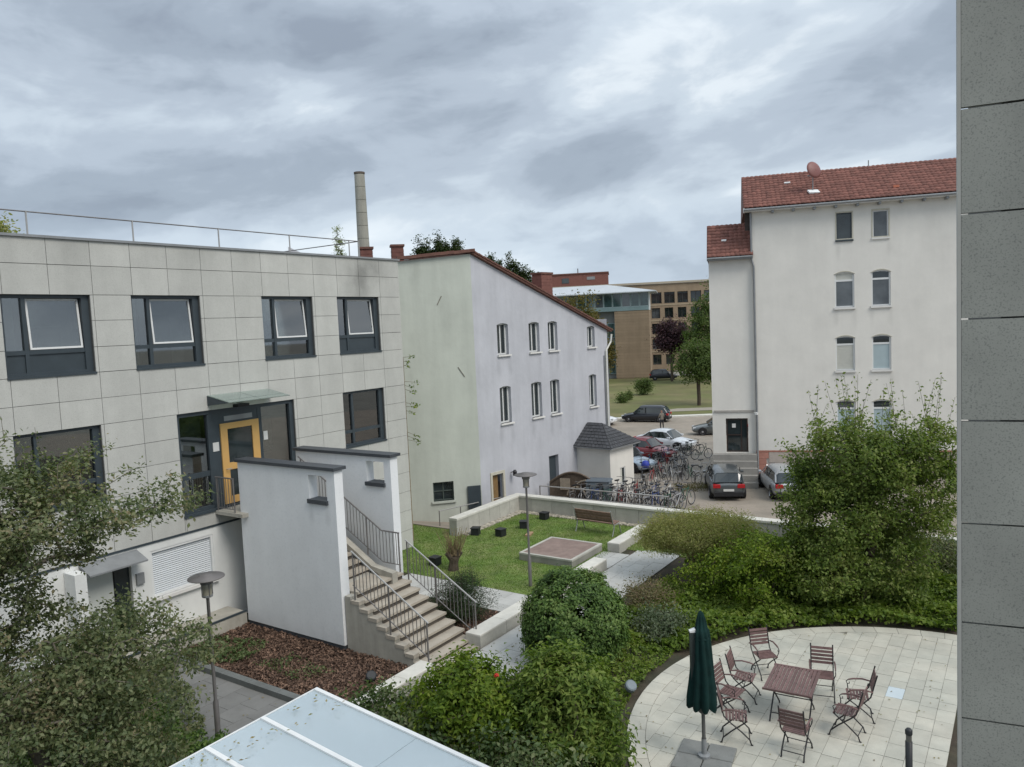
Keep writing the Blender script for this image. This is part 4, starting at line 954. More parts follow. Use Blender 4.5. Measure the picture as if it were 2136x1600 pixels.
m = MB(); m.add([(-.21, -.05, 2.402), (-.11, -.05, 2.44), (-.11, .05, 2.44), (-.21, .05, 2.402), (-.21, -.05, 2.38), (-.11, -.05, 2.38), (-.11, .05, 2.38), (-.21, .05, 2.38)], [(0, 1, 2, 3), (0, 4, 5, 1), (3, 2, 6, 7), (0, 3, 7, 4)], WF); m.build('mast_cap', wframe, u_)
m = MB(); m.lathe([(.125, 2.24), (.145, 2.26), (.12, 2.29)], 16, F); m.build('strap', umb_m, u_)
# bollard light
bb = P(-7.25, 17.25, .04); o = root('bollard_light', 'slim black bollard light on the patio at the bottom right', 'bollard', bb); F = TM(bb)
m = MB(); m.lathe([(.055, 0), (.055, .78), (.0, .78)], 12, F); m.build('post', darkpl, o, smooth=True)
m = MB(); m.lathe([(.045, .78), (.045, .90)], 12, F); m.build('lens', mat('bollard_lens', (.10, .10, .09), .3, .1), o)
m = MB(); m.lathe([(.056, .90), (.058, .97), (.035, 1.0), (.0, 1.0)], 12, F); m.build('cap', darkpl, o, smooth=True)

# glazed canopy roof in the foreground
gr = root('glass_canopy', 'milky glass canopy roof with white metal ribs in the foreground', 'canopy', P(-17, 12, 0), WA)
U1, N0 = -13.92, 10.55; ZG = 3.0
ribs = [U1, -14.83, -15.66, -16.5, -17.4, -18.3]
FG = FA @ Matrix.Translation((0, -N0, ZG)) @ Matrix.Rotation(math.atan(.098), 4, 'X')      # falls gently away from the path
for a, b in zip(ribs[1:], ribs[:-1]):
    for (c, d) in ((0, 1.9), (1.9, 3.8), (3.8, 5.6)):
        box_piece('glass_pane', FG, a+.03, b-.03, -d+.004, -c-.004, 0, .012, roofglass, gr)
for i, r_ in enumerate(ribs):
    m = MB(); m.box(r_-.03, r_+.03, -5.6, 0, .014, .035, FG); m.build('rib_cap', wframe, gr)
    m = MB(); m.box(r_-.02, r_+.02, -5.6, 0, -.06, -.004, FG); m.build('rafter', anth if i < 3 else wframe, gr)
m = MB(); m.box(-18.4, U1+.03, 0, .02, -.06, .02, FG); m.build('edge_beam', wframe, gr)
for (u, n_) in ((U1-.75, .85), (U1-.75, 3.6), (-17.0, .85)):
    m = MB(); m.box(u-.045, u+.045, -n_-.045, -n_+.045, -2.9, -.36, FA @ Matrix.Translation((0, -N0, ZG-.098*n_+.09))); m.build('post', zinc, gr)
m = MB(); m.box(-18.3, U1-.70, -.89, -.81, -.36, -.26, FG); m.build('beam', zinc, gr)
m = MB(); m.box(U1-.79, U1-.71, -5.4, -.89, -.36, -.26, FG); m.build('beam', zinc, gr)
m = MB(); m.box(-18.4, U1+.2, -(N0+6.5), -(N0-.3), 0, .03, FA); m.build('canopy_floor', slab_g, kind='structure')
m = MB(); m.box(-16.1, -15.3, -N0-1.9, -N0-1.1, .03, 1.7, FA); tag(m.build('white_cabinet', wframe, kind='thing'), 'white cabinet standing under the milky glass canopy', 'cabinet')

# granite clad pillar of the viewer's own building, right edge
PFm = Matrix.Translation((D(2006, 845, 4.9).x, 4.9, 0)) @ Matrix.Rotation(R(-23.8), 4, 'Z')
pl = root('granite_pillar', 'grey speckled granite cladding of the near building at the right edge', 'wall', (D(2006, 845, 4.9).x, 4.9, 0))
zz = [9.22+.66*5-.66*k for k in range(12)]
zj = [10.54, 9.88, 9.22, 8.57, 7.91, 7.26, 6.59, 5.93, 5.28, 4.62, 3.96, 3.3, 2.64, 1.98]
zj = [11.2]+zj
for a, b in zip(zj[:-1], zj[1:]):
    box_piece('granite_slab', PFm, .0, .88, 0, .04, b+.006, a-.006, granite, pl, jit=.001)
m = MB(); m.box(.22, .9, .042, 1.5, 0, 11.2, PFm); m.build('wall', stone_dark, pl)  # core set back behind the slabs
m = MB(); m.box(-.022, -.002, .0, .05, 0, 11.2, PFm); m.build('edge_trim', mat('pale_edge', (.36, .36, .33), .6, .05), pl)

# ============================================================ LILAC AND GREEN HOUSE (centre)
c0 = Vector((-4.45, 32.64, 0)); ca = R(13.2); cc = c0+Vector((math.cos(ca), math.sin(ca), 0))*2.98
FC_ = Matrix.Translation(c0) @ Matrix.Rotation(ca, 4, 'Z'); la = R(49.2); FL = Matrix.Translation(cc) @ Matrix.Rotation(la, 4, 'Z')
hb = root('gable_house', 'plastered house with pale green end wall, lilac window wall and sloping tiled roof', 'house', cc, la)
m = MB(); wall(m, FC_, -1.5, 2.98, -1.4, lambda u: 10.90+.08*u, [(.86, 1.76, .55, 1.38, 0)], .22); m.build('end_wall', mint, hb)
def ltop(u): return 11.12-.352*u
lw = []
for (a, b) in ((1.50, 2.26), (3.74, 4.52), (5.20, 5.94), (8.47, 9.14)):
    hi = 8.12 if a < 8 else 7.80
    lw.append((a, b, 6.70, hi, .07)); lw.append((a, b, 3.60, 5.28, .07))
dh = [(.66, 1.50, -1.3, 1.42, 0), (4.86, 5.62, -.3, 1.58, 0)]
m = MB(); wall(m, FL, 0, 10.3, -1.6, ltop, lw+dh, .24); m.build('window_wall', lav, hb)
m = MB()   # far end and back
m.quad((10.3, 0, -1.8), (10.3, 9, -1.8), (10.3, 9, 7.5), (10.3, 0, 7.5), FL); m.quad((-3, 9, -1.8), (10.3, 9, -1.8), (10.3, 9, 7.5), (-3, 9, 12.2), FL); m.build('back_wall', lav, hb)
for (a, b, za, zb, ar) in lw:
    m = MB(); arched_frame(m, FL, a, b, za, zb, ar, .07, .16, .22); m.box((a+b)/2-.03, (a+b)/2+.03, .165, .215, za+.07, zb-.1, FL); w = m.build('window', wframe, hb)
    m = MB(); m.box(a+.05, b-.05, .20, .21, za+.05, zb-.05, FL); m.build('pane', glass, w)
    m = MB(); m.box(a-.05, b+.08, -.10, .16, za-.07, za+.0, FL); m.build('sill', sillw, w)
m = MB(); ring(m, FC_, .86, 1.76, .55, 1.38, .05, .12, .18); m.box(1.29, 1.33, .125, .175, .6, 1.33, FC_); m.box(.91, 1.71, .125, .175, .95, .985, FC_); w = m.build('basement_window', mat('dark_green_frame', (.07, .09, .08), .5, .1), hb)
m = MB(); m.box(.9, 1.72, .16, .17, .58, 1.35, FC_); m.build('pane', glass, w); m = MB(); m.box(.78, 1.84, -.08, .12, .46, .55, FC_); m.build('sill', mint, w)
m = MB(); m.box(.72, 1.24, .14, .19, -1.3, 1.36, FL); d_ = m.build('brown_door', brown, hb); m = MB(); m.tube([FL @ Vector((1.18, .12, -.1)), FL @ Vector((1.18, .05, -.1)), FL @ Vector((1.06, .05, -.1))], .015); m.build('handle', handr, d_)
m = MB(); ring(m, FL, .60, 1.56, -1.3, 1.5, .12, -.04, .05); m.build('door_surround', mat('cream_surround', (.48, .46, .38), .8, .08), hb)
m = MB(); m.box(4.9, 5.58, .16, .2, -.3, 1.55, FL); m.build('dark_door', anth, hb)
m = MB(); m.tube([FL @ Vector((2.0, 0, 1.3)), FL @ Vector((2.0, -.18, 1.36))], .02); m.lathe([(0, -.12), (.09, -.1), (.10, .08), (.05, .16), (0, .17)], 10, FL @ Matrix.Translation((2.0, -.25, 1.28))); m.build('wall_lantern', blackm, hb)
m = MB(); m.box(-.62, -.05, -.10, -.03, .1, 1.1, FC_ @ Matrix.Translation((2.98, 0, 0))); m.build('meter_cabinet', anth, hb)
for (u, z, l_, a_) in ((1.55, 9.2, .42, 62), (2.35, 6.1, .5, -58)):
    m = MB(); F = FC_ @ Matrix.Translation((u, -.012, z)) @ Matrix.Rotation(R(-a_), 4, 'Y'); m.box(-l_/2, l_/2, -.01, .02, -.018, .018, F); m.build('wall_tie', mat('rusty_tie', (.20, .19, .16), .8, .2), hb)
m = MB(); m.tube([FL @ Vector(q) for q in ((10.5, -.15, 7.3), (10.45, -.12, 6.9), (10.05, -.07, 6.45), (10.02, -.07, -1.4))], .05, 8); m.build('downpipe', mat('white_pipe', (.60, .60, .56), .5, .06), hb)
m = MB(); m.tube([FL @ Vector((9.9, -.05, 6.2)), FL @ Vector((9.9, -.05, -1.4))], .03, 6); m.build('cable_conduit', zinc, hb)
# roof: verge tiles stepping down the slope of the lilac wall
RF = []
def roof_pt(u, y, dz=0): return FL @ Vector((u, y, ltop(u)+dz))
m = MB()
for (dz0, dz1, y0, y1) in ((0.02, .13, -.16, 9),):
    for (a, b) in ((0, 10.55),):
        vs = [roof_pt(a, y0, dz0), roof_pt(b, y0, dz0), roof_pt(b, y1, dz0), roof_pt(a, y1, dz0), roof_pt(a, y0, dz1), roof_pt(b, y0, dz1), roof_pt(b, y1, dz1), roof_pt(a, y1, dz1)]
        # clip the slab behind the green end wall
        a2 = 0.0; vs[0] = roof_pt(a2, y0, dz0); vs[4] = roof_pt(a2, y0, dz1)
        m.add([tuple(v) for v in vs], [(3, 2, 1, 0), (4, 5, 6, 7), (0, 1, 5, 4), (1, 2, 6, 5), (2, 3, 7, 6), (3, 0, 4, 7)])
m.build('roof', roofbrown, hb)
k = 0; u = 0.05
while u < 10.5:
    T = Matrix.Translation(roof_pt(u, -.10, .15)) @ Matrix.Rotation(la, 4, 'Z') @ Matrix.Rotation(math.atan(.352)+R(4), 4, 'Y')
    box_piece('verge_tile', T, 0, .36, -.10, .28, -.03, .03, roofbrown, hb); u += .31
# cap along the top of the green end wall
for k in range(11):
    T = FC_ @ Matrix.Translation((-.15+k*.30, 0, 10.96+.08*(-.15+k*.3))) @ Matrix.Rotation(R(-4.5), 4, 'Y')
    box_piece('ridge_tile', T, 0, .33, -.18, .22, 0, .13, roofbrown, hb, jit=.012)
def chimney_stack(label_, F, sx, sy, z0, z1, parent):
    m = MB(); m.box(-sx/2, sx/2, -sy/2, sy/2, z0, z1, F); c_ = m.build('chimney', brickred, parent)
    m = MB(); m.box(-sx/2-.05, sx/2+.05, -sy/2-.05, sy/2+.05, z1+.002, z1+.09, F); m.build('chimney_cap', roofbrown, c_)
    m = MB()
    nz = int((z1-z0)/.16)
    for k in range(nz): m.box(-sx/2-.008, sx/2+.008, -sy/2-.008, sy/2+.008, z0+k*.16, z0+k*.16+.13, F)
    m.build('brick_course', brickred, c_)
chimney_stack('', FL @ Matrix.Translation((6.05, .9, 0)), .85, .6, 8.6, 10.45, hb)
chimney_stack('', FC_ @ Matrix.Translation((.0, 1.2, 0)), .50, .5, 10.4, 11.62, hb)
chimney_stack('', FC_ @ Matrix.Translation((-1.35, .8, 0)), .50, .5, 10.0, 11.50, hb)

# shed attached in front of the lilac wall
sp = G(1268, 1030, -1.3); sF = Matrix.Translation((4.65, 37.45, -1.3)) @ Matrix.Rotation(R(49.2), 4, 'Z')   # x along right face, y back-left
sh = root('white_shed', 'small white shed with dark hipped slate roof against the lilac house', 'shed', (4.65, 37.45, -1.3), R(49.2))
SW, SD, SH_ = 2.15, 2.02, 3.12
m = MB(); wall(m, sF, 0, SW, 0, lambda u: SH_, [(.85, 1.35, 1.0, 1.95, 0)], .1)
m.quad((0, SD, 0), (0, 0, 0), (0, 0, SH_), (0, SD, SH_), sF); m.quad((SW, 0, 0), (SW, SD, 0), (SW, SD, SH_), (SW, 0, SH_), sF); m.quad((SW, SD, 0), (0, SD, 0), (0, SD, SH_), (SW, SD, SH_), sF); m.build('wall', white_c, sh)
m = MB(); ring(m, sF, .85, 1.35, 1.0, 1.95, .05, .03, .08); w = m.build('window', wframe, sh); m = MB(); m.box(.9, 1.12, .06, .07, 1.05, 1.9, sF); m.build('pane', blind, w); m = MB(); m.box(1.12, 1.3, .06, .07, 1.05, 1.9, sF); m.build('pane', glass, w)
e = .28; x0, x1, y0, y1 = -e, SW+e, -e, SD-.02; za, zb = SH_-.02, SH_+1.02
a1_, b1_ = ((x0+x1)/2-.1, y0+1.35), ((x0+x1)/2-.1, y1-.05)
m = MB()
def slate_face(p0, p1, q0, q1, rows=8):
    """rows of overlapping slates from eave p0-p1 to ridge q0-q1"""
    p0, p1, q0, q1 = map(Vector, (p0, p1, q0, q1)); nrm = (p1-p0).cross(q0-p0).normalized()
    for r in range(rows):
        a, b = p0.lerp(q0, r/rows), p1.lerp(q1, r/rows); c, d = p0.lerp(q0, (r+1)/rows), p1.lerp(q1, (r+1)/rows)
        n = max(1, int((b-a).length/.22))
        for k in range(n):
            s, t_ = k/n, (k+1)/n-.02
            A_, B_ = a.lerp(b, s)+nrm*.035, a.lerp(b, t_)+nrm*.035; C_, D_ = c.lerp(d, t_)+nrm*.012, c.lerp(d, s)+nrm*.012
            m.add([A_, B_, C_, D_, a.lerp(b, s), a.lerp(b, t_)], [(0, 1, 2, 3), (4, 5, 1, 0)], sF)
    m.add([p0, p1, q1, q0], [(0, 1, 2, 3)], sF)
slate_face((x0, y0, za), (x1, y0, za), (a1_[0], a1_[1], zb), (a1_[0]+.01, a1_[1], zb)); slate_face((x1, y0, za), (x1, y1, za), (a1_[0], a1_[1], zb), (b1_[0], b1_[1], zb))
slate_face((x0, y1, za), (x0, y0, za), (b1_[0], b1_[1], zb), (a1_[0], a1_[1], zb)); slate_face((x1, y1, za), (x0, y1, za), (b1_[0]+.01, b1_[1], zb), (b1_[0], b1_[1], zb))
m.build('roof_slates', slate, sh, kind='stuff')
m = MB(); m.box(x0, x1, y0, y1, SH_-.09, SH_-.03, sF); m.build('eaves_board', zinc, sh)

# ============================================================ WHITE HOUSE (right) with annex
FH = Matrix.Translation((13.42, 42.31, 0)) @ Matrix.Rotation(R(-15.6), 4, 'Z')
wh = root('white_house', 'tall white rendered house with red tiled roof and arched windows', 'house', (13.42, 42.31, -1.3), R(-15.6))
HW = []
for (a, b) in ((4.26, 5.02), (6.02, 6.78)): HW.append((a, b, 11.72, 13.13, 0, 't'))
for (a, b) in ((4.14, 5.10), (5.93, 6.86)):
    for (za, zb, k) in ((8.16, 10.04, '3'), (4.79, 6.64, '2'), (1.4, 3.2, '1')): HW.append((a, b, za, zb, .12, k))
m = MB(); wall(m, FH, 0, 15, .38, lambda u: 13.75, [w[:5] for w in HW], .2); m.quad((0, 10, .38), (0, 0, .38), (0, 0, 13.75), (0, 10, 13.75), FH); m.build('wall', white_c, wh)
m = MB(); m.box(0, 15, .02, .1, -1.6, .38, FH); m.build('plinth', mat('grey_plinth', (.36, .34, .31), .9, .12, 2), wh)
m = MB(); m.box(-.02, 15, -.02, .02, .382, .47, FH); m.build('plinth_band', mat('red_sandstone', (.34, .15, .11), .85, .15, 3), wh)
rsm = mat('red_sandstone_block', (.36, .17, .13), .85, .15, 3, obj_var=.2)
for k in range(5): box_piece('quoin_block', FH, -.03, .62-.12*(k % 2), -.03, .02, -1.35+k*.345, -1.35+k*.345+.335, rsm, wh)
for k in range(1, 12):
    for r_ in range(3): box_piece('plinth_block', FH, .65+(k-1)*1.0+.3*(r_ % 2), .65+k*1.0+.3*(r_ % 2)-.012, -.012, .018, -1.35+r_*.575, -1.35+r_*.575+.565, mat('plinth_stone', (.38, .33, .29), .9, .12, 3, obj_var=.15), wh)
for (a, b, za, zb, ar, k) in HW:
    if k == 't':
        m = MB(); ring(m, FH, a, b, za, zb, .06, .08, .14); fm = anth if a < 5 else wframe; w = m.build('window', fm, wh)
        m = MB(); m.box(a+.05, b-.05, .11, .12, za+.05, zb-.05, FH); m.build('pane', glass if a < 5 else glass_l, w)
        m = MB(); m.box(a-.06, b+.06, -.07, .1, za-.09, za, FH); m.build('sill', anth if a < 5 else sillw, w)
        m = MB(); ring(m, FH, a-.06, b+.06, za-.001, zb+.07, .06, -.02, .0); m.build('surround', mat('cream_surround', (.48, .46, .38), .8, .08), w)
    else:
        tz = zb-.46; m = MB(); arched_frame(m, FH, a, b, za, zb, ar, .075, .07, .14); m.box(a+.07, b-.07, .075, .14, tz-.05, tz+.05, FH); w = m.build('window', wframe, wh)
        left = a < 5
        up = {('3', True): blind, ('3', False): glass, ('2', True): glass, ('2', False): glass, ('1', True): glass_l, ('1', False): glass}[(k, left)]
        lo = {('3', True): glass_l, ('3', False): glass_l, ('2', True): blind, ('2', False): blind_b, ('1', True): blind_b, ('1', False): blind_b}[(k, left)]
        m = MB(); m.box(a+.05, b-.05, .105, .115, tz+.03, zb-.04, FH); m.build('pane', up, w)
        m = MB(); m.box(a+.07, b-.07, .105, .115, za+.07, tz-.03, FH); m.build('pane', lo, w)
        if lo is blind: m = MB(); [m.box(a+.08, b-.08, .095, .10, za+.12+q*.085, za+.12+q*.085+.06, FH) for q in range(14)]; m.build('blind_slats', blind, w, kind='stuff')
        m = MB(); m.box(a-.05, b+.05, -.09, .1, za-.10, za, FH); m.build('sill', sillw, w)
        m = MB(); o_ = arc_pts(a-.04, b+.04, zb-ar+.01, zb+.05)
        i_ = arc_pts(a, b, zb-ar, zb)
        for q in range(len(o_)-1):
            m.add([(p_[0], y_, p_[1]) for y_ in (-.02, .01) for p_ in (o_[q], o_[q+1], i_[q+1], i_[q])], [(3, 2, 1, 0), (0, 1, 5, 4), (3, 7, 6, 2)][:3], FH)
        m.build('arch_trim', mat('cream_surround', (.48, .46, .38), .8, .08), w)
def pantiles(name, F, u0, u1, y0, z0, y1, z1, parent, pitch=.24, row=.34):
    """pantile roof field as corrugated overlapping courses"""
    L_ = math.hypot(y1-y0, z1-z0); nr_ = max(1, int(round(L_/row))); nc = int((u1-u0)/pitch); sub = 4
    ey, ez = (y1-y0)/L_, (z1-z0)/L_; ny, nz = -ez, ey
    if nz < 0: ny, nz = -ny, -nz
    us_ = np.linspace(u0, u1, nc*sub+1); prof = np.tile([0., .022, .03, .012], nc); prof = np.append(prof, 0)
    V = []; Fc = []; b = 0; A = np.array(F)
    for r in range(nr_):
        s0, s1 = r*L_/nr_, (r+1)*L_/nr_+.03
        for (s, lift) in ((s0, .0), (s0, .045), (s1, .012)):
            h = prof+lift; jitter = rng.normal(0, .003, len(h)) if lift else 0
            V.append(np.stack([us_, y0+ey*s+ny*(h+jitter), z0+ez*s+nz*(h+jitter)], 1))
        n = len(us_); i = np.arange(n-1); i = i[(i % sub) != sub-1] if False else i
        for k in (0, 1): Fc.append(np.stack([b+k*n+i, b+k*n+i+1, b+(k+1)*n+i+1, b+(k+1)*n+i], 1))
        b += 3*n
    V = np.vstack(V) @ A[:3, :3].T+A[:3, 3]
    # split into single tiles for colour variation per tile
    Fc = np.vstack(Fc)
    return V, Fc
def split_tiles(V, Fc, F, u0, pitch, nc, name, parent, m):
    """give every tile its own vertices so each reads as one island"""
    q = V[Fc]; K = len(Fc); v = q.reshape(-1, 3)
    # weld within tile: use rounding key of (tile id, position)
    A = np.array(F.inverted()); cu = (q.mean(1) @ A[:3, :3].T+A[:3, 3])[:, 0]
    tid = ((cu-u0)/pitch).astype(int)
    row = np.zeros(K, int); perrow = 2*nc*4; row = np.arange(K)//perrow
    key = np.repeat(row*1000+tid, 4); co = np.round(v*2000).astype(np.int64)
    allk = np.concatenate([key[:, None], co], 1); uq, first, inv = np.unique(allk, axis=0, return_index=True, return_inverse=True)
    return np_mesh(name, v[first], inv.reshape(-1, 4), m, parent=parent, kind='stuff')
def roof_field(name, F, u0, u1, y0, z0, y1, z1, parent, m, pitch=.24, row=.34):
    nc = int((u1-u0)/pitch); V, Fc = pantiles(name, F, u0, u1, y0, z0, y1, z1, parent, pitch, row)
    return split_tiles(V, Fc, F, u0, (u1-u0)/nc, nc, name, parent, m)
roof_field('roof_tiles', FH, -.42, 15, -.45, 13.72, 3.5, 16.0, wh, roofred)
m = MB(); m.add([(-.42, -.45, 13.66), (15, -.45, 13.66), (15, 3.5, 15.94), (-.42, 3.5, 15.94), (-.42, 7.5, 13.66), (15, 7.5, 13.66)], [(0, 1, 2, 3), (3, 2, 5, 4), (0, 3, 4)], FH); m.build('roof', roofbrown, wh)
m = MB(); m.box(-.42, 15, -.46, .0, 13.52, 13.60, FH); m.box(-.44, -.38, -.46, .0, 13.5, 13.72, FH); m.build('soffit', sillw, wh)
m = MB(); m.tube([FH @ Vector((-.42, -.5, 13.62)), FH @ Vector((15, -.5, 13.62))], .06, 8); m.build('gutter', zinc, wh)
for k in range(14): box_piece('rafter_end', FH, 1.0+k*1.05, 1.12+k*1.05, -.40, -.02, 13.40, 13.52, zinc, wh)
for (u, f_) in ((2.0, .62), (-1, 0)):
    if u > 0: box_piece('roof_vent', FH @ Matrix.Translation((u, -.45+3.95*f_, 13.72+2.28*f_+.03)) @ Matrix.Rotation(math.atan2(2.28, 3.95), 4, 'X'), -.16, .16, 0, .12, 0, .1, wframe, wh)
box_piece('roof_vent', FH @ Matrix.Translation((7.25, .4, 14.28)), -.14, .14, 0, .2, 0, .12, mat('orange_tile', (.5, .17, .10), .7, .1), wh)
m = MB(); m.tube([FH @ Vector((6.4, 3.3, 15.8)), FH @ Vector((6.4, 3.3, 16.3))], .03, 6); m.build('vent_pipe', zinc, wh)
m = MB(); m.tube([FH @ Vector(q) for q in ((-.06, -.08, 13.5), (-.06, -.08, 11.0), (.05, -.09, 10.6), (.05, -.09, -1.3))], .055, 8); m.build('downpipe', zinc, wh)
# dark gable recess under the roof above the annex
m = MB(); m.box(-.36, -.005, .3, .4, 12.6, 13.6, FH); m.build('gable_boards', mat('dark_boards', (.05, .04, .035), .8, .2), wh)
# annex: stair tower with its own tiled roof, door and steps
an = FH @ Matrix.Translation((-2.34, .12, 0))
m = MB(); wall(m, an, 0, 2.33, .30, lambda u: 11.15, [(.72, 1.92, .34, 2.26, 0)], .25); m.quad((0, 4, .3), (0, 0, .3), (0, 0, 11.15), (0, 4, 11.15), an); m.build('annex_wall', white_c, wh)
m = MB(); m.box(.10, 2.25, -.06, .02, 2.62, 2.72, an); m.build('door_cornice', mat('grey_plinth', (.36, .34, .31), .9, .12, 2), wh)
m = MB(); ring(m, an, .74, 1.90, .34, 2.24, .07, .14, .2); m.box(1.52, 1.58, .14, .2, .4, 2.2, an); m.box(.8, 1.52, .14, .2, 1.28, 1.34, an); d_ = m.build('entrance_door', mat('dark_brown_door', (.035, .022, .018), .5, .2), wh)
m = MB(); m.box(.8, 1.86, .17, .18, .4, 2.2, an); m.build('pane', glass, d_); m = MB(); m.box(1.05, 1.25, .12, .135, 1.72, 1.95, an); m.build('notice_plate', platew, d_)
roof_field('annex_roof_tiles', an, -.08, 2.36, -.40, 11.22, 2.2, 13.2, wh, roofred)
m = MB(); m.add([(-.08, -.40, 11.16), (2.36, -.40, 11.16), (2.36, 2.2, 13.14), (-.08, 2.2, 13.14), (-.08, 4.6, 11.16), (2.36, 4.6, 11.16)], [(0, 1, 2, 3), (3, 2, 5, 4), (0, 3, 4)], an); m.build('annex_roof', roofbrown, wh)
m = MB(); m.tube([an @ Vector((-.08, -.45, 11.15)), an @ Vector((2.34, -.45, 11.15))], .055, 8); m.box(-.08, 2.34, -.42, .0, 11.05, 11.10, an); m.build('annex_gutter', zinc, wh)
box_piece('roof_vent', an @ Matrix.Translation((.85, .75, 12.12)) @ Matrix.Rotation(.65, 4, 'X'), -.13, .13, 0, .12, 0, .09, wframe, wh)
for k in range(5): box_piece('entrance_step', an, .0+.0*k, 2.33, -.55-.32*k, .0-.32*(k-1)*(k > 0)-.0, -1.35, .30-.33*k, mat('grey_steps', (.26, .25, .23), .9, .12, 3, obj_var=.06), wh)
m = MB(); m.lathe([(0, -.07), (.10, -.05), (.12, .06), (0, .08)], 10, FH @ Matrix.Translation((.0, -.28, 2.55))); m.tube([FH @ Vector((0, 0, 2.6)), FH @ Vector((0, -.28, 2.6))], .02); m.build('wall_lamp', wframe, wh)
# satellite dish
sdp = FH @ Vector((3.2, .75, 14.55)); o = root('satellite_dish', 'red brown satellite dish standing on the red tiled roof', 'satellite dish', sdp)
m = MB(); m.tube([sdp, sdp+Vector((0, -.05, .75))], .03, 6); m.build('mast', zinc, o)
F = Matrix.Translation(sdp+Vector((.02, -.15, 1.05))) @ Matrix.Rotation(R(22), 4, 'Z') @ Matrix.Rotation(R(75), 4, 'X')
m = MB(); m.lathe([(0, .10), (.2, .085), (.36, .045), (.47, 0), (.47, -.015), (.36, .03), (.2, .07), (0, .085)], 24, F); m.build('reflector', mat('dish_paint', (.20, .085, .075), .5, .08, 3), o, smooth=True)
m = MB(); m.tube([F @ Vector((0, -.4, .0)), F @ Vector((0, -.15, -.45))], .015, 5); m.build('feed_arm', zinc, o)
m = MB(); m.lathe([(0, 0), (.04, 0), (.04, .1), (0, .1)], 8, F @ Matrix.Translation((0, -.13, -.5))); m.build('feed_horn', zinc, o)
m = MB(); m.box(-.28, .28, -.2, .2, -.02, .06, Matrix.Translation(sdp+Vector((0, -.1, -.12))) @ Matrix.Rotation(R(30), 4, 'X')); m.build('foot_plate', wframe, o)

# ============================================================ FAR BUILDINGS
def far_block():
    """large tan office block with a grid of deep windows, far end of the meadow"""
    c = Vector((21, 148, -2)); F = Matrix.Translation(c) @ Matrix.Rotation(R(-8), 4, 'Z')
    o = root('tan_office_block', 'long tan brick office block with a grid of dark windows beyond the meadow', 'building', c, R(-8))
    holes = []; hz = []
    for r_ in range(5):
        for k in range(-5, 13):
            u = -1.1+k*2.45; z0 = 15.0-r_*2.95; hh = 1.95 if r_ else 2.1
            holes.append((u, u+(1.95 if r_ == 0 else 1.6), z0-hh+ (0 if r_ else 0), z0, 0))
    m = MB(); wall(m, F, -14, 30, 0, lambda u: 16.6, holes, .7); m.quad((30, 0, 0), (30, 20, 0), (30, 20, 16.6), (30, 0, 16.6), F); m.quad((-14, 0, 16.6), (30, 0, 16.6), (30, 20, 16.6), (-14, 20, 16.6), F); m.build('wall', brick_tan, o)
    m = MB(); m.box(-14.1, 30.1, -.25, .3, 16.62, 17.0, F); m.build('roof_edge', mat('pale_fascia', (.40, .35, .27), .8, .08, .5), o)
    for (a, b, za, zb, _) in holes:
        m = MB(); ring(m, F, a, b, za, zb, .10, .45, .55); m.box((a+b)/2-.05, (a+b)/2+.05, .46, .54, za+.1, zb-.1, F); w = m.build('window', mat('dark_far_frame', (.05, .045, .04), .5, .1), o)
        m = MB(); m.box(a+.08, b-.08, .5, .52, za+.08, zb-.08, F); m.build('pane', glass if random.random() < .7 else glass_l, w)
    for r_ in range(1, 5):
        z = 15.0-r_*2.95+.45
        m = MB(); m.box(-14, 30, -.06, .0, z, z+.22, F); m.build('string_course', mat('pale_course', (.36, .29, .2), .85, .08, .5), o)
    m = MB(); F2 = F @ Matrix.Translation((-13, 6, 17)); m.box(0, 11.2, 0, 8, -.2, 2.6, F2); m.build('roof_house', brickred, o)
    m = MB(); m.box(-.15, 11.35, -.15, 8.1, 2.61, 2.85, F2); m.build('roof_house_edge', roofbrown, o)
    m = MB(); m.box(2.0, 3.4, -.06, 0, .9, 1.9, F2); m.build('roof_house_window', glass, o)
    m = MB(); m.box(7.0, 8.6, -.06, 0, 1.4, 2.0, F2); m.build('roof_house_vent', zinc, o)
    m = MB(); m.tube([F2 @ Vector((5.2, 1, 2.8)), F2 @ Vector((5.2, 1, 3.8))], .12, 6); m.build('roof_vent', zinc, o)
far_block()
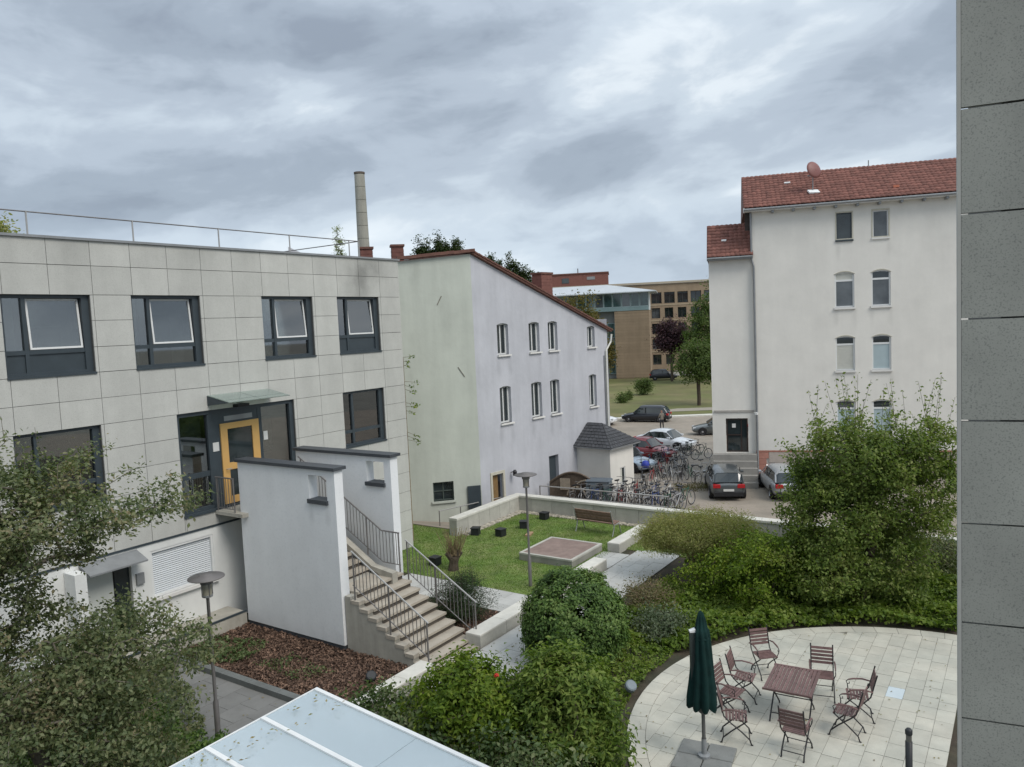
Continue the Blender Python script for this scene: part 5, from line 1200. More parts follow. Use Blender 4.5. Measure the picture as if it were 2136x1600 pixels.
def pavilion():
    c = G(1358, 788, -1.6); F = Matrix.Translation(c) @ Matrix.Rotation(R(-12), 4, 'Z')       # x right; origin at right front corner
    o = root('brick_pavilion', 'tan brick building with glazed teal top floor and pale metal roof, standing before the long office block', 'building', c, R(-12))
    o['label'] = 'tan brick building with glazed teal top floor and pale metal roof before the long block'
    W_ = 22.0; zt = 12.05-.9
    m = MB(); m.box(-5.6, 0, 0, 9, 0, zt, F); m.build('brick_wall', brick_tan, o)
    m = MB(); m.box(-W_, -8.3, 1.0, 9, 0, zt, F); m.build('brick_wall', brick_tan, o)
    m = MB(); m.box(-8.3, -5.6, .9, 8.9, 0, zt-.01, F); m.build('recess_wall', mat('grey_recess', (.17, .18, .18), .7, .1, .5), o)
    for k in range(24): box_piece('brick_course', F, -5.62, .02, -.03, 0, .15+k*.46, .15+k*.46+.40, brick_tan, o)
    for k in range(3):
        for q in range(2):
            m = MB(); ring(m, F, -8.2+q*1.3, -7.0+q*1.3, .8+k*3.0, 3.2+k*3.0, .10, .72, .82); w = m.build('window', teal, o); m = MB(); m.box(-8.1+q*1.3, -7.1+q*1.3, .78, .80, .9+k*3.0, 3.1+k*3.0, F); m.build('pane', glass_t, w)
    m = MB(); m.box(-W_, .0, -.1, 8.8, zt+.01, zt+.62, F); m.build('spandrel_band', teal, o)
    m = MB(); m.box(-W_, .0, .25, 8.6, zt+.62, zt+3.0, F); m.build('core', mat('grey_recess', (.17, .18, .18), .7, .1, .5), o)
    n = 15
    for k in range(n):
        a = -W_+k*W_/n; b = a+W_/n; m = MB(); ring(m, F, a+.02, b-.02, zt+.63, zt+2.95, .09, -.02, .12); w = m.build('window', mat('pale_teal', (.30, .38, .385), .5, .06), o)
        m = MB(); m.box(a+.1, b-.1, .05, .07, zt+.7, zt+2.88, F); m.build('pane', glass_t if k % 3 else glass_l, w)
    m = MB(); m.box(.0, .25, -.1, .3, zt, zt+3.0, F); m.build('corner_post', wframe, o)
    m = MB(); e = 1.3
    m.add([(-W_, -e, zt+3.05), (e, -e, zt+3.05), (e, 10, zt+3.05), (-W_, 10, zt+3.05), (-W_, 4.5, zt+4.6), (-7.0, 4.5, zt+4.6), (-W_, -e, zt+2.9), (e, -e, zt+2.9), (e, 10, zt+2.9), (-W_, 10, zt+2.9)],
          [(0, 1, 5, 4), (1, 2, 5), (2, 3, 4, 5), (6, 7, 1, 0), (7, 8, 2, 1), (9, 8, 7, 6)], F); m.build('roof', palero, o)
pavilion()
# tall round boiler-house chimney
cb = Vector((-14.6, 80, -2)); o = root('tall_chimney', 'tall pale concrete chimney rising behind the office building', 'chimney', cb)
F = TM(cb); H_ = 26.1
for k in range(20):
    z0, z1 = k*H_/20, (k+1)*H_/20-.05; r0, r1 = .82-.30*k/20, .82-.30*(k+1)/20
    m = MB(); m.lathe([(r0-.05, z0-.05), (r0, z0), (r1, z1), (r1-.05, z1+.01)], 20, F); m.build('shaft_ring', chim, o, smooth=False)
m = MB(); m.lathe([(.44, H_-.02), (.56, H_), (.56, H_+.18), (.40, H_+.18), (.40, H_-.5)], 20, F); m.build('rim', mat('sooty_rim', (.11, .09, .075), .9, .2), o)

# ============================================================ CARS
def car_proto(name, paint, L=4.4, W=1.8, H=1.48, kind='hatch'):
    """local: +x is the nose, origin on the ground at the middle"""
    o = root(name, '', 'car', (0, 0, 0)); I = Matrix.Identity(4)
    hl = L/2; zb = .92 if kind != 'suv' else 1.02
    if kind == 'suv': H = 1.68
    body = [(-hl, .45, .80, .62), (-hl+.06, .30, zb-.04, .84), (-hl+.5, .20, zb+.02, .985), (-hl+1.1, .18, zb+.02, 1), (0, .18, zb, 1), (hl-1.35, .18, zb-.02, 1), (hl-.9, .19, zb-.10, .985), (hl-.35, .20, zb-.20, .93), (hl-.06, .28, zb-.30, .80), (hl, .40, .58, .60)]
    sec = [(0, 0), (.80, 0), (.97, .12), (1.0, .45), (.985, .78), (.90, .97), (.55, 1.04), (0, 1.07)]
    vs = []; fs = []; full = sec+[(-a, b) for a, b in sec[-2:0:-1]]; n = len(full)
    for (x, z0, z1, w) in body:
        for (a, b) in full: vs.append((x, a*W/2*w, z0+(z1-z0)*b))
    for i in range(len(body)-1):
        for k in range(n): fs.append((i*n+k, i*n+(k+1) % n, (i+1)*n+(k+1) % n, (i+1)*n+k))
    fs += [tuple(range(n-1, -1, -1)), tuple((len(body)-1)*n+k for k in range(n))]
    m = MB(); m.add(vs, fs); b = m.build('body', paint, o, smooth=True)
    sb_ = b.modifiers.new('s', 'SUBSURF'); sb_.levels = 1; sb_.render_levels = 1
    # greenhouse: sections from rear to front
    if kind in ('hatch', 'suv'): cab = [(-hl+.12, zb+.03, .80), (-hl+.42, H-.12, .80), (-hl+.75, H-.02, .78), (0.05, H, .79), (.45, H-.05, .79), (hl-1.28, zb+.02, .86)]
    else: cab = [(-hl+.75, zb+.03, .82), (-hl+1.35, H-.10, .78), (-hl+1.8, H-.01, .77), (0.15, H, .78), (.5, H-.07, .78), (hl-1.25, zb+.02, .85)]
    m = MB(); vs = []; fs = []; s2 = [(1.06, 0), (.90, .80), (.72, .97), (0, 1.0)]; full = s2+[(-a, b_) for a, b_ in s2[-2::-1]]; n = len(full)
    for (x, zt_, w) in cab:
        for (a, b_) in full: vs.append((x, a*W/2*w, zb-.02+(zt_-zb+.02)*b_))
    for i in range(len(cab)-1):
        for k in range(n-1): fs.append((i*n+k, i*n+k+1, (i+1)*n+k+1, (i+1)*n+k))
    m.add(vs, fs); m.build('windows', glass, o, smooth=False)
    m = MB(); vs = []; fs = []; r2 = [(.93, .74), (.74, .985), (0, 1.02), (-.74, .985), (-.93, .74)]
    cc_ = cab[1:5]
    for (x, zt_, w) in cc_:
        for (a, b_) in r2: vs.append((x, a*W/2*w, zb+(zt_-zb)*b_+.012))
    for i in range(len(cc_)-1):
        for k in range(4): fs.append((i*5+k, i*5+k+1, (i+1)*5+k+1, (i+1)*5+k))
    m.add(vs, fs); m.build('roof', paint, o, smooth=True)
    for s in (-1, 1):
        for (p, q) in ((cab[0], cab[1]), (cab[4], cab[5])):
            m = MB(); m.tube([(p[0], s*W/2*p[2]*1.03, p[1]), (q[0], s*W/2*q[2]*.95, zb+(q[1]-zb)*.85)] if p is cab[0] else [(p[0], s*W/2*p[2]*.93, zb+(p[1]-zb)*.85), (q[0], s*W/2*q[2]*1.03, q[1])], .035, 4); m.build('pillar', paint, o)
        m = MB(); x = -.15; m.box(x-.03, x+.03, s*W/2*.865-.015, s*W/2*.865+.015, zb-.01, H-.13); m.build('pillar', blackm, o)
        m = MB(); m.bevbox(hl-1.55, hl-1.35, min(s*(W/2+.0), s*(W/2+.16)), max(s*(W/2), s*(W/2+.16)), zb+.0, zb+.12, .02); m.build('wing_mirror', paint, o)
        for x in (-hl+.80, hl-.82):
            T = Matrix.Translation((x, s*(W/2-.10), .32)) @ Matrix.Rotation(math.pi/2*(-s), 4, 'X')
            m = MB(); m.lathe([(0, -.1), (.29, -.1), (.32, -.05), (.32, .08), (.28, .115), (.21, .115)], 20, T); w_ = m.build('wheel', tyre, o)
            m = MB(); m.lathe([(.21, .112), (.19, .06), (.05, .10), (0, .10)], 10, T); m.build('rim', rim, w_)
            m = MB(); m.lathe([(0, -.08), (.37, -.08), (.37, .087), (0, .087)], 20, Matrix.Translation((x, s*(W/2-.10), .34)) @ Matrix.Rotation(math.pi/2*(-s), 4, 'X')); m.build('wheel_arch', blackm, o)
        m = MB(); m.bevbox(-hl-.015, -hl+.20, s*W/2*.66-.20, s*W/2*.66+.16, zb-.24, zb-.06, .02); m.build('tail_light', redl, o)
        m = MB(); m.bevbox(hl-.30, hl-.045, s*W/2*.60-.18, s*W/2*.60+.16, zb-.38, zb-.24, .03); m.build('headlight', mat('headlight_glass', (.5, .52, .53), .1, .05), o)
    m = MB(); m.bevbox(-hl-.04, -hl+.12, -W/2*.80, W/2*.80, .26, .50, .03); m.build('bumper', blackm if kind != 'sedan' else paint, o)
    m = MB(); m.box(-hl-.055, -hl-.03, -.26, .26, .52, .63); m.build('number_plate', platew, o)
    m = MB(); m.box(hl-.06, hl+.02, -.26, .26, .36, .46); m.build('number_plate', platew, o)
    return o
def paint(name, col, metal=.3): return mat(name, col, .32, .03, .5, metal=metal, spec=.5, coat=.6)
def car(px, py, heading, label, pnt, kind='hatch', L=4.3, W=1.8, H=1.48):
    o = car_proto('parked_car', pnt, L, W, H, kind); z0 = -1.3
    for _ in range(6): q = G(px, py, z0); z0 = lotz(q.y)+.002
    o['label'] = label; o.matrix_world = TM(q, R(heading)); MW[o.name] = TM(q, R(heading)); return o
def car_at(x, y, heading, label, pnt, kind='hatch', L=4.3, W=1.8, H=1.48, z=None):
    o = car_proto('parked_car', pnt, L, W, H, kind); o['label'] = label; o.matrix_world = TM((x, y, lotz(y) if z is None else z), R(heading)); return o
dgrey = paint('dark_grey_paint', (.085, .095, .10)); silver = paint('silver_paint', (.45, .47, .49), .5); wht = paint('white_paint', (.70, .71, .72), .0)
blk = paint('black_paint', (.012, .014, .02)); red = paint('red_paint', (.22, .012, .018)); lblue = paint('light_blue_paint', (.35, .43, .50), .3); grey2 = paint('mid_grey_paint', (.10, .11, .11))
car_at(11.0, 40.2, 80, 'dark grey hatchback seen from behind, parked before the white house', dgrey, 'hatch')
car_at(13.85, 39.6, 82, 'silver estate car half hidden by the big shrub', silver, 'hatch', L=4.5)
car_at(13.05, 75.3, 156, 'black car parked along the meadow edge beside the standing person', blk, 'hatch', L=4.7, W=1.85, H=1.58)
car_at(7.9, 74.5, -28, 'white car poking out from behind the lilac house beside the meadow', wht, 'hatch')
car_at(17.3, 64.2, 170, 'dark grey car partly hidden by the corner of the white house', grey2, 'sedan', L=4.6)
car_at(11.3, 57.2, -42, 'white car among the bicycles behind the red car', wht, 'sedan', L=4.6)
car_at(9.0, 53.0, -40, 'red car parked beside the slate roofed shed', red, 'sedan', L=4.5)
car_at(7.0, 48.6, -45, 'light blue car with a white bonnet behind the shed corner', lblue, 'hatch', L=4.1)
car_at(24.0, 121.5, -8, 'dark car parked far off in front of the tan block', blk, 'suv', z=-1.62)

# ============================================================ BICYCLES
def bike_proto(frame_m, name='bicycle'):
    o = root(name, '', 'bicycle', (0, 0, 0))
    for x in (-.52, .52):
        T = Matrix.Translation((x, 0, .34)) @ Matrix.Rotation(math.pi/2, 4, 'X'); m = MB(); n = 18
        m.tube([T @ Vector((.325*math.cos(2*math.pi*k/n), .325*math.sin(2*math.pi*k/n), 0)) for k in range(n+1)], .020, 4, cap=False)
        w = m.build('wheel', tyre, o)
        m = MB(); m.tube([T @ Vector((.300*math.cos(2*math.pi*k/n), .300*math.sin(2*math.pi*k/n), 0)) for k in range(n+1)], .010, 3, cap=False)
        for k in range(9): a = 2*math.pi*k/9; m.tube([T @ Vector((0, 0, 0)), T @ Vector((.3*math.cos(a), .3*math.sin(a), 0))], .004, 3, cap=False)
        m.build('rim', rim, w)
    m = MB(); A, B_, C_, Dd, E_ = (-.52, 0, .34), (-.05, 0, .30), (-.20, 0, .86), (.36, 0, .84), (.52, 0, .34)
    m.tube([B_, C_], .018, 5); m.tube([B_, Dd], .02, 5); m.tube([(-.18, 0, .78), (.37, 0, .80)], .018, 5); m.tube([A, B_], .012, 4); m.tube([A, (-.18, 0, .76)], .012, 4); m.tube([(.34, 0, .93), Dd, (.42, 0, .62), E_], .016, 5)
    m.build('frame', frame_m, o)
    m = MB(); m.tube([(.34, 0, .93), (.33, 0, 1.02)], .014, 5); m.tube([(.2, -.28, 1.04), (.3, -.2, 1.04), (.35, 0, 1.03), (.3, .2, 1.04), (.2, .28, 1.04)], .013, 5); m.build('handlebar', railm, o)
    m = MB(); m.tube([(-.20, 0, .86), (-.21, 0, .95)], .014, 5); m.prism([(-.36, -.08), (-.3, -.09), (-.06, -.02), (-.06, .02), (-.3, .09), (-.36, .08)], .95, 1.0); m.build('saddle', blackm, o)
    m = MB(); m.box(-.75, -.38, -.07, .07, .72, .735); m.build('carrier', railm, o)
    return o
bcol = {'black': (.015, .015, .017), 'silver': (.35, .36, .37), 'blue': (.03, .06, .20), 'red': (.25, .03, .03), 'green': (.03, .09, .06), 'white': (.55, .55, .53)}
protos = {k: bike_proto(mat('bike_paint_'+k, v, .4, .05)) for k, v in bcol.items()}; used = set()
def bike(x, y, rot, c, label, group, z=None, lean=0.):
    M = Matrix.Translation((x, y, lotz(y) if z is None else z)) @ Matrix.Rotation(rot, 4, 'Z') @ Matrix.Rotation(lean, 4, 'X')
    if c in used: o = copy_tree(protos[c], M)
    else: o = protos[c]; o.matrix_world = M; used.add(c)
    o['label'] = label; o['group'] = group
cs = ['black', 'silver', 'black', 'blue', 'black', 'green', 'silver', 'red', 'black', 'white']
m = MB(); m.prism([(6.46, -6.3), (12.6, -6.3), (12.6, 2.6), (9.0, 2.6), (6.46, .2)], -2.0, -.55, FA); m.build('bike_yard', asphalt, kind='structure')
ORD = 'first second third fourth fifth sixth seventh eighth ninth tenth eleventh twelfth thirteenth fourteenth fifteenth sixteenth seventeenth eighteenth'.split()
g1, g2, g3 = 'bicycles in the row behind the handrail', 'bicycles crowded beyond the shed', 'bicycles standing loose by the entrance steps'
for k in range(17):      # first row behind the handrail
    u = 10.3+.02*k+random.uniform(-.08, .08); n_ = 1.35+k*.29; w = P(u, n_); c = cs[k % 10]
    bike(w.x, w.y, WA+random.uniform(-.18, .18)+(math.pi if k % 2 else 0), c, ORD[k]+' bicycle from the left in the row behind the handrail, '+c+' frame', g1, z=-.55, lean=random.uniform(-.14, .14))
for k in range(9):
    u = 11.9+random.uniform(-.1, .1); n_ = 2.6+k*.42; w = P(u, n_); c = cs[(k*3+1) % 10]
    bike(w.x, w.y, WA+random.uniform(-.25, .25), c, ORD[k]+' bicycle from the left in the second row by the shed, '+c+' frame', g1, z=-.55, lean=random.uniform(-.14, .14))
for r_ in range(3):
    for k in range(6):
        w = Vector((7.2+k*.55+r_*.35, 43.0+r_*2.5+k*.12, 0)); c = cs[(k*7+r_*3) % 10]
        bike(w.x, w.y, R(80)+random.uniform(-.4, .4), c, ORD[k]+' bicycle from the left, '+c+' frame, in the '+('nearest', 'middle', 'farthest')[r_]+' rack right of the shed', g2, lean=random.uniform(-.15, .15))
for k in range(7):
    w = Vector((9.6+k*.5, 50.6+k*.55, 0)); c = cs[(k*3) % 10]
    bike(w.x, w.y, R(20)+random.uniform(-.6, .6), c, ORD[k]+' bicycle from the left before the white and red cars, '+c+' frame', g2, lean=random.uniform(-.15, .15))
for (x, y, r_, c, l_) in ((11.9, 43.4, 10, 'red', 'red bicycle standing alone left of the dark grey hatchback'), (12.6, 51.5, 20, 'green', 'green bicycle with large wheels nearest the white car bonnet'), (13.0, 46.2, 60, 'black', 'black bicycle left of the entrance steps of the white house'),
                          (13.1, 42.2, 15, 'green', 'dark green bicycle leaning between the two rear facing cars'), (11.2, 45.2, 5, 'white', 'white bicycle in the open space before the entrance steps'), (10.6, 43.0, 40, 'silver', 'silver bicycle close to the roof of the dark grey hatchback')):
    bike(x, y, R(r_), c, l_, g3)
w = Vector((7.5, 44.0, lotz(44))); o = root('bike_child_seat', 'bright blue cover over a bicycle saddle in the crowded rack beside the shed', 'saddle cover', (w.x, w.y, w.z+.85))
m = MB(); m.lathe([(0, .0), (.20, .02), (.24, .18), (.17, .38), (0, .44)], 10, TM((w.x, w.y, w.z+.85))); m.build('cover', mat('blue_cover', (.03, .05, .32), .6, .1), o, smooth=True)
# handrail behind the parapet
q0, q1 = P(9.45, -.35, .38), P(9.5, 6.1, .40); o = root('ramp_handrail', 'low galvanised handrail between the granite parapet and the bicycle row', 'railing', (q0.x, q0.y, -.55))
m = MB(); m.tube([q0, q1], .03, 6); m.build('top_rail', handr, o); m = MB(); m.tube([q0+Vector((0, 0, -.45)), q1+Vector((0, 0, -.45))], .022, 6); m.build('mid_rail', handr, o)
for k in range(5): p = q0.lerp(q1, k/4); m = MB(); m.tube([Vector((p.x, p.y, -.55)), p], .028, 6); m.build('post', railm, o)
q0, q1 = P(3.0, -1.2, .55), P(8.4, -1.0, .15); o = root('slope_handrail', 'steel handrail following the ramp beside the green end wall', 'railing', (q0.x, q0.y, 0))
m = MB(); m.tube([q0, q1], .022, 6); m.build('top_rail', handr, o)
for k in range(5): p = q0.lerp(q1, k/4); m = MB(); m.tube([p-Vector((0, 0, .95)), p], .02, 6); m.build('post', railm, o)
# arched wooden trellis panels in the bike yard
tr = root('arched_trellis', 'curved brown wooden trellis screen at the foot of the lilac wall', 'trellis', (1.6, 36.6, -.55), R(-20)); TF = TM((1.62, 36.75, -.55), R(-22))
m = MB(); aw = mat('weathered_trellis', (.10, .075, .055), .85, .25, 8); aw2 = mat('pale_trellis', (.26, .22, .17), .85, .2, 8)
pts = [(x, 0, .8+.62*math.sin(math.pi*(x+.15)/2.6)) for x in np.linspace(.0, 2.2, 12)]
m.tube([TF @ Vector(p) for p in pts], .055, 5); m.build('arch_rail', aw, tr)
for k in range(17): x = .02+k*.135; box_piece('slat', TF, x-.064, x+.064, .03, .06, .1, .78+.62*math.sin(math.pi*(x+.15)/2.6), aw, tr)
for k, (cx, r_) in enumerate(((1.9, .75), (2.3, .55), (1.4, .45))):
    m = MB(); m.tube([TF @ Vector((cx+r_*math.cos(a), -.12-.1*k, .35+r_*math.sin(a))) for a in np.linspace(.15, math.pi-.1, 12)], .035, 5); m.build('hoop', aw2, tr)
box_piece('board', TF, .55, 1.05, -.12, -.09, .6, 1.15, aw2, tr)
o = root('wheeled_bin', 'grey waste container behind the handrail near the shed', 'bin', (3.9, 35.9, -.55))
m = MB(); m.bevbox(-.55, .55, -.35, .35, .1, 1.05, .06, TM((3.9, 35.9, -.55), R(-20))); m.build('body', mat('bin_grey', (.16, .19, .21), .6, .1), o)
m = MB(); m.bevbox(-.58, .58, -.38, .38, 1.055, 1.14, .05, TM((3.9, 35.9, -.55), R(-20))); m.build('lid', mat('bin_lid', (.10, .12, .14), .6, .1), o)

# ============================================================ PERSON in the lot
def person():
    z0 = -2.0; q = G(1381, 896, z0); z0 = lotz(q.y); q = G(1381, 896, z0)
    o = root('person', 'person in a light grey jacket and dark trousers standing beside the black car', 'person', q, R(20)); F = TM(q, R(20))
    J = {'pel': (0, 0, .95), 'sp': (0, 0, 1.15), 'ch': (0, -.01, 1.36), 'nk': (0, -.01, 1.50), 'hd0': (0, .0, 1.58), 'hd': (0, .01, 1.68), 'hd1': (0, 0, 1.76)}
    V = [J['pel'], J['sp'], J['ch'], J['nk'], J['hd0'], J['hd'], J['hd1']]; rad = [.15, .14, .165, .055, .075, .095, .06]; E_ = [(i, i+1) for i in range(6)]
    for s in (-1, 1):
        b = len(V); V += [(s*.10, 0, .88), (s*.13, .02, .50), (s*.15, -.02, .09), (s*.155, .11, .03)]; rad += [.095, .065, .045, .04]; E_ += [(0, b), (b, b+1), (b+1, b+2), (b+2, b+3)]
        b = len(V); V += [(s*.19, 0, 1.42), (s*.27, .03, 1.15), (s*.20, .22, 1.05), (s*.15, .30, 1.06)]; rad += [.065, .048, .038, .034]; E_ += [(2, b), (b, b+1), (b+1, b+2), (b+2, b+3)]
    me = bpy.data.meshes.new('body'); me.from_pydata(V, E_, []); ob_ = link('body', me, o, F)
    sk = ob_.modifiers.new('skin', 'SKIN')
    for i, r_ in enumerate(rad): me.skin_vertices[0].data[i].radius = (r_, r_*(.8 if i < 3 else 1))
    me.skin_vertices[0].data[0].use_root = True
    ss = ob_.modifiers.new('sub', 'SUBSURF'); ss.levels = 1; ss.render_levels = 2
    # cloth regions by height on the one continuous body
    m = bpy.data.materials.new('clothed_body'); m.use_nodes = True; t = m.node_tree; N = t.nodes; K = t.links; tc = N.new('ShaderNodeTexCoord'); sp_ = N.new('ShaderNodeSeparateXYZ'); K.new(tc.outputs['Object'], sp_.inputs[0])
    cr = N.new('ShaderNodeValToRGB'); mr = N.new('ShaderNodeMath'); mr.operation = 'DIVIDE'; mr.inputs[1].default_value = 2.0; K.new(sp_.outputs[2], mr.inputs[0]); K.new(mr.outputs[0], cr.inputs[0]); e = cr.color_ramp; e.interpolation = 'CONSTANT'
    e.elements[0].position = 0; e.elements[0].color = (.012, .012, .013, 1); e.elements[1].position = .05; e.elements[1].color = (.02, .02, .026, 1)
    for p, c in ((.46, (.17, .15, .125, 1)), (.755, (.30, .17, .12, 1)), (.86, (.05, .035, .025, 1))): x = e.elements.new(p); x.color = c
    K.new(cr.outputs[0], N['Principled BSDF'].inputs['Base Color']); N['Principled BSDF'].inputs['Roughness'].default_value = .85; me.materials.append(m)
person()

# ============================================================ PLANTS
lm_dark = leafmat('leaf_olive', [(.054, .078, .038), (.094, .122, .056), (.140, .165, .080), (.18, .195, .10), (.23, .19, .115)], .3, .42)
lm_mid = leafmat('leaf_mid', [(.040, .072, .014), (.085, .138, .024), (.145, .20, .038), (.20, .24, .06)], .35, .45)
lm_shr = leafmat('leaf_shrub', [(.055, .088, .020), (.105, .155, .032), (.160, .205, .050), (.21, .23, .075)], .35, .45)
lm_bright = leafmat('leaf_bright', [(.05, .09, .010), (.105, .165, .018), (.17, .235, .030), (.24, .27, .05)], .4, .42)
lm_box = leafmat('leaf_box', [(.030, .062, .014), (.062, .115, .026), (.10, .165, .038), (.17, .235, .07)], .25, .35)
lm_willow = leafmat('leaf_willow', [(.16, .175, .060), (.24, .25, .095), (.32, .31, .13), (.33, .29, .15)], .4, .6)
lm_yew = leafmat('leaf_yew', [(.014, .030, .012), (.028, .055, .020), (.050, .080, .030)], .15, .5)
lm_purple = leafmat('leaf_purple', [(.030, .018, .024), (.055, .028, .036), (.085, .040, .050)], .2, .5)
lm_far = leafmat('leaf_far', [(.05, .085, .022), (.085, .125, .036), (.13, .16, .055)], .3, .6)
lm_pop = leafmat('leaf_poplar', [(.022, .040, .014), (.042, .066, .022), (.070, .090, .032)], .2, .6)
lm_farb = leafmat('leaf_far_brown', [(.065, .070, .020), (.13, .110, .032), (.18, .13, .045)], .3, .6)
lm_rose = leafmat('leaf_rose', [(.035, .065, .022), (.07, .11, .040), (.12, .16, .065), (.2, .22, .11)], .3, .4)
lm_cover = leafmat('leaf_cover', [(.042, .075, .012), (.095, .150, .022), (.155, .215, .036), (.22, .26, .065)], .35, .4)
lm_twiggy = leafmat('leaf_dull', [(.08, .07, .035), (.12, .105, .055), (.15, .145, .07), (.13, .09, .06)], .3, .6)

# big foreground tree, left
bt = P(-12.6, 1.2, 0)
tree('leafy_tree', 'large olive green tree with reddish tips filling the lower left corner', 'tree', (-7.6, 12.6, 0),
     [(-1.7, -.2, 5.2, 1.5, 1.5, 1.3, 9), (-.4, .2, 5.0, 1.15, 1.1, .7, 3.2), (.9, .3, 5.4, 1.2, .9, .55, 1.2), (-.6, .3, 6.1, 1.1, .9, .5, 1.0),
      (-.5, -.2, 2.6, 1.9, 1.6, 1.15, 10), (1.0, -.1, 2.75, 1.3, 1.2, .8, 4.2), (-2.5, -.8, 3.0, 1.4, 1.5, 1.7, 7), (.2, -1.0, 1.5, 1.9, 1.5, 1.2, 8), (-1.8, -2.0, 2.0, 1.6, 1.5, 1.5, 5), (-2.1, -.3, 3.9, .95, 1.0, .9, 3), (-1.1, .2, 4.1, .7, .7, .5, 1)],
     1150, 76, .082, lm_dark, bm=mat('grey_bark', (.13, .115, .09), .9, .3, 12), r0=.11, stems=2, fork=.3, spread=.115, droop=.16, surf=.72, lwid=.55, extra_shoots=26, shoot_len=.6)
# large shrub at the right of the courtyard
tree('large_shrub', 'large broad green shrub with upright shoots in front of the white house', 'shrub', P(1.3, 15.0, 0),
     [(-.85, .0, 2.5, 1.2, 1.4, 1.2, 6), (.95, .3, 2.9, 1.75, 1.6, 1.5, 10), (-.2, .1, 4.0, 1.4, 1.3, 1.1, 6), (1.5, .2, 4.0, 1.3, 1.2, 1.0, 5), (-1.3, -.4, 1.3, 1.1, 1.1, .9, 4), (.3, -.6, 1.2, 1.4, 1.0, .9, 4), (-1.2, .1, 3.3, .6, .8, .6, 1.5)],
     880, 78, .105, lm_shr, r0=.13, stems=4, fork=.15, spread=.135, surf=.72, lwid=.5, extra_shoots=34, shoot_len=1.25)
tree('bright_shrub', 'fresh green leafy shrub at the left foot of the large shrub', 'shrub', P(-.1, 13.0, 0),
     [(-.1, .1, 1.0, 1.35, 1.0, .9, 5), (1.1, .1, .9, 1.2, 1.0, .85, 3), (-1.2, .9, .6, 1.0, .8, .6, 2)], 260, 72, .095, lm_bright, r0=.05, stems=4, fork=.0, spread=.125, surf=.75)
# fine-leaved willow
tree('willow_shrub', 'fine leaved olive willow shrub in front of the parking lot parapet', 'shrub', P(1.3, 10.4, 0),
     [(0, 0, 1.50, 1.6, 1.3, .50, 6), (-.8, .1, 1.35, .95, 1.0, .50, 3), (.8, 0, 1.45, 1.05, 1.0, .50, 3)], 1000, 46, .080, lm_willow, bm=bark_l, r0=.045, stems=12, fork=.0, spread=.12, surf=.7, lwid=.24, twig_r=.005, trunk_top=1.0, up=.2)
# round clipped box bush
tree('box_bush', 'rounded dark green box bush beside the garden path', 'bush', P(-5.6, 9.95, 0),
     [(0, 0, 1.0, 1.14, 1.14, 1.12, 5), (0, 0, .5, 1.16, 1.16, .5, 1.2)], 1000, 66, .078, lm_box, r0=.06, stems=3, fork=.0, spread=.062, surf=.98, lwid=.55, droop=.0, outward=1.6, keepz=.05, wobble=.10, rmin=.93)
# big glossy bushes bottom centre
tree('laurel_bush', 'dense glossy dark green bush right of centre at the bottom edge', 'bush', (.66, 12.9, 0),
     [(0, 0, 1.25, .86, .9, 1.05, 8), (.1, -.5, .7, .88, .8, .8, 4), (.3, .2, 1.3, .6, .7, .7, 2), (-.3, .2, 1.75, .55, .6, .5, 2)], 330, 84, .110, lm_mid, r0=.07, stems=4, fork=.0, spread=.105, surf=.8, lwid=.42, keepz=.05, outward=.8)
tree('rhododendron_bush', 'bright green bush with bare lower twigs between the glass canopy and the dense bush', 'bush', (-1.05, 13.3, 0),
     [(0, 0, 1.55, .85, .8, .50, 6), (-.5, .2, 1.25, .7, .7, .45, 2), (.4, -.4, 1.2, .6, .6, .5, 2), (0, -.3, .7, .7, .6, .4, .7)], 210, 64, .105, lm_bright, r0=.04, stems=10, fork=.0, spread=.10, surf=.8, lwid=.45, twig_r=.008, outward=.8)
tree('rose_bush', 'greyish green rose bush beside the granite blocks near the canopy', 'bush', (-2.75, 14.2, 0),
     [(0, 0, .7, .8, .6, .5, 5), (.7, -.9, .7, .7, .6, .5, 3), (1.2, -1.5, .8, .7, .6, .6, 3)], 230, 34, .095, lm_rose, r0=.03, stems=8, fork=.0, spread=.12, surf=.6)
tree('rose_bush', 'loose low bush right beside the long edge of the glass canopy', 'bush', (-.35, 11.9, 0),
     [(0, 0, .8, .8, .6, .65, 5), (.6, -.5, .8, .8, .6, .65, 3)], 200, 34, .095, lm_rose, r0=.03, stems=8, fork=.0, spread=.12, surf=.6)
o = root('red_flower', 'single red rose bloom on top of the bright green bush', 'flower', (-.5, 12.95, 1.95)); m = MB()
for k in range(9): m.lathe([(0, 0), (.025, .005), (.035, .03), (.02, .035)], 6, TM((-.5, 12.95, 1.95)) @ Matrix.Rotation(k*.7, 4, 'Z') @ Matrix.Rotation(.5*(k % 3), 4, 'X'))
m.build('petals', mat('red_petal', (.5, .03, .02), .6, .1), o)
tree('yew_shrub', 'dark spiky yew shrub at the foot of the stairs', 'shrub', P(-4.85, 6.0, .03), [(0, 0, .55, .85, .75, .55, 3), (0, 0, .9, .5, .5, .35, 1)], 230, 60, .06, lm_yew, r0=.04, stems=5, fork=.0, spread=.12, surf=.6, lwid=.22, up=.9, droop=-.02, extra_shoots=30, shoot_len=.3)
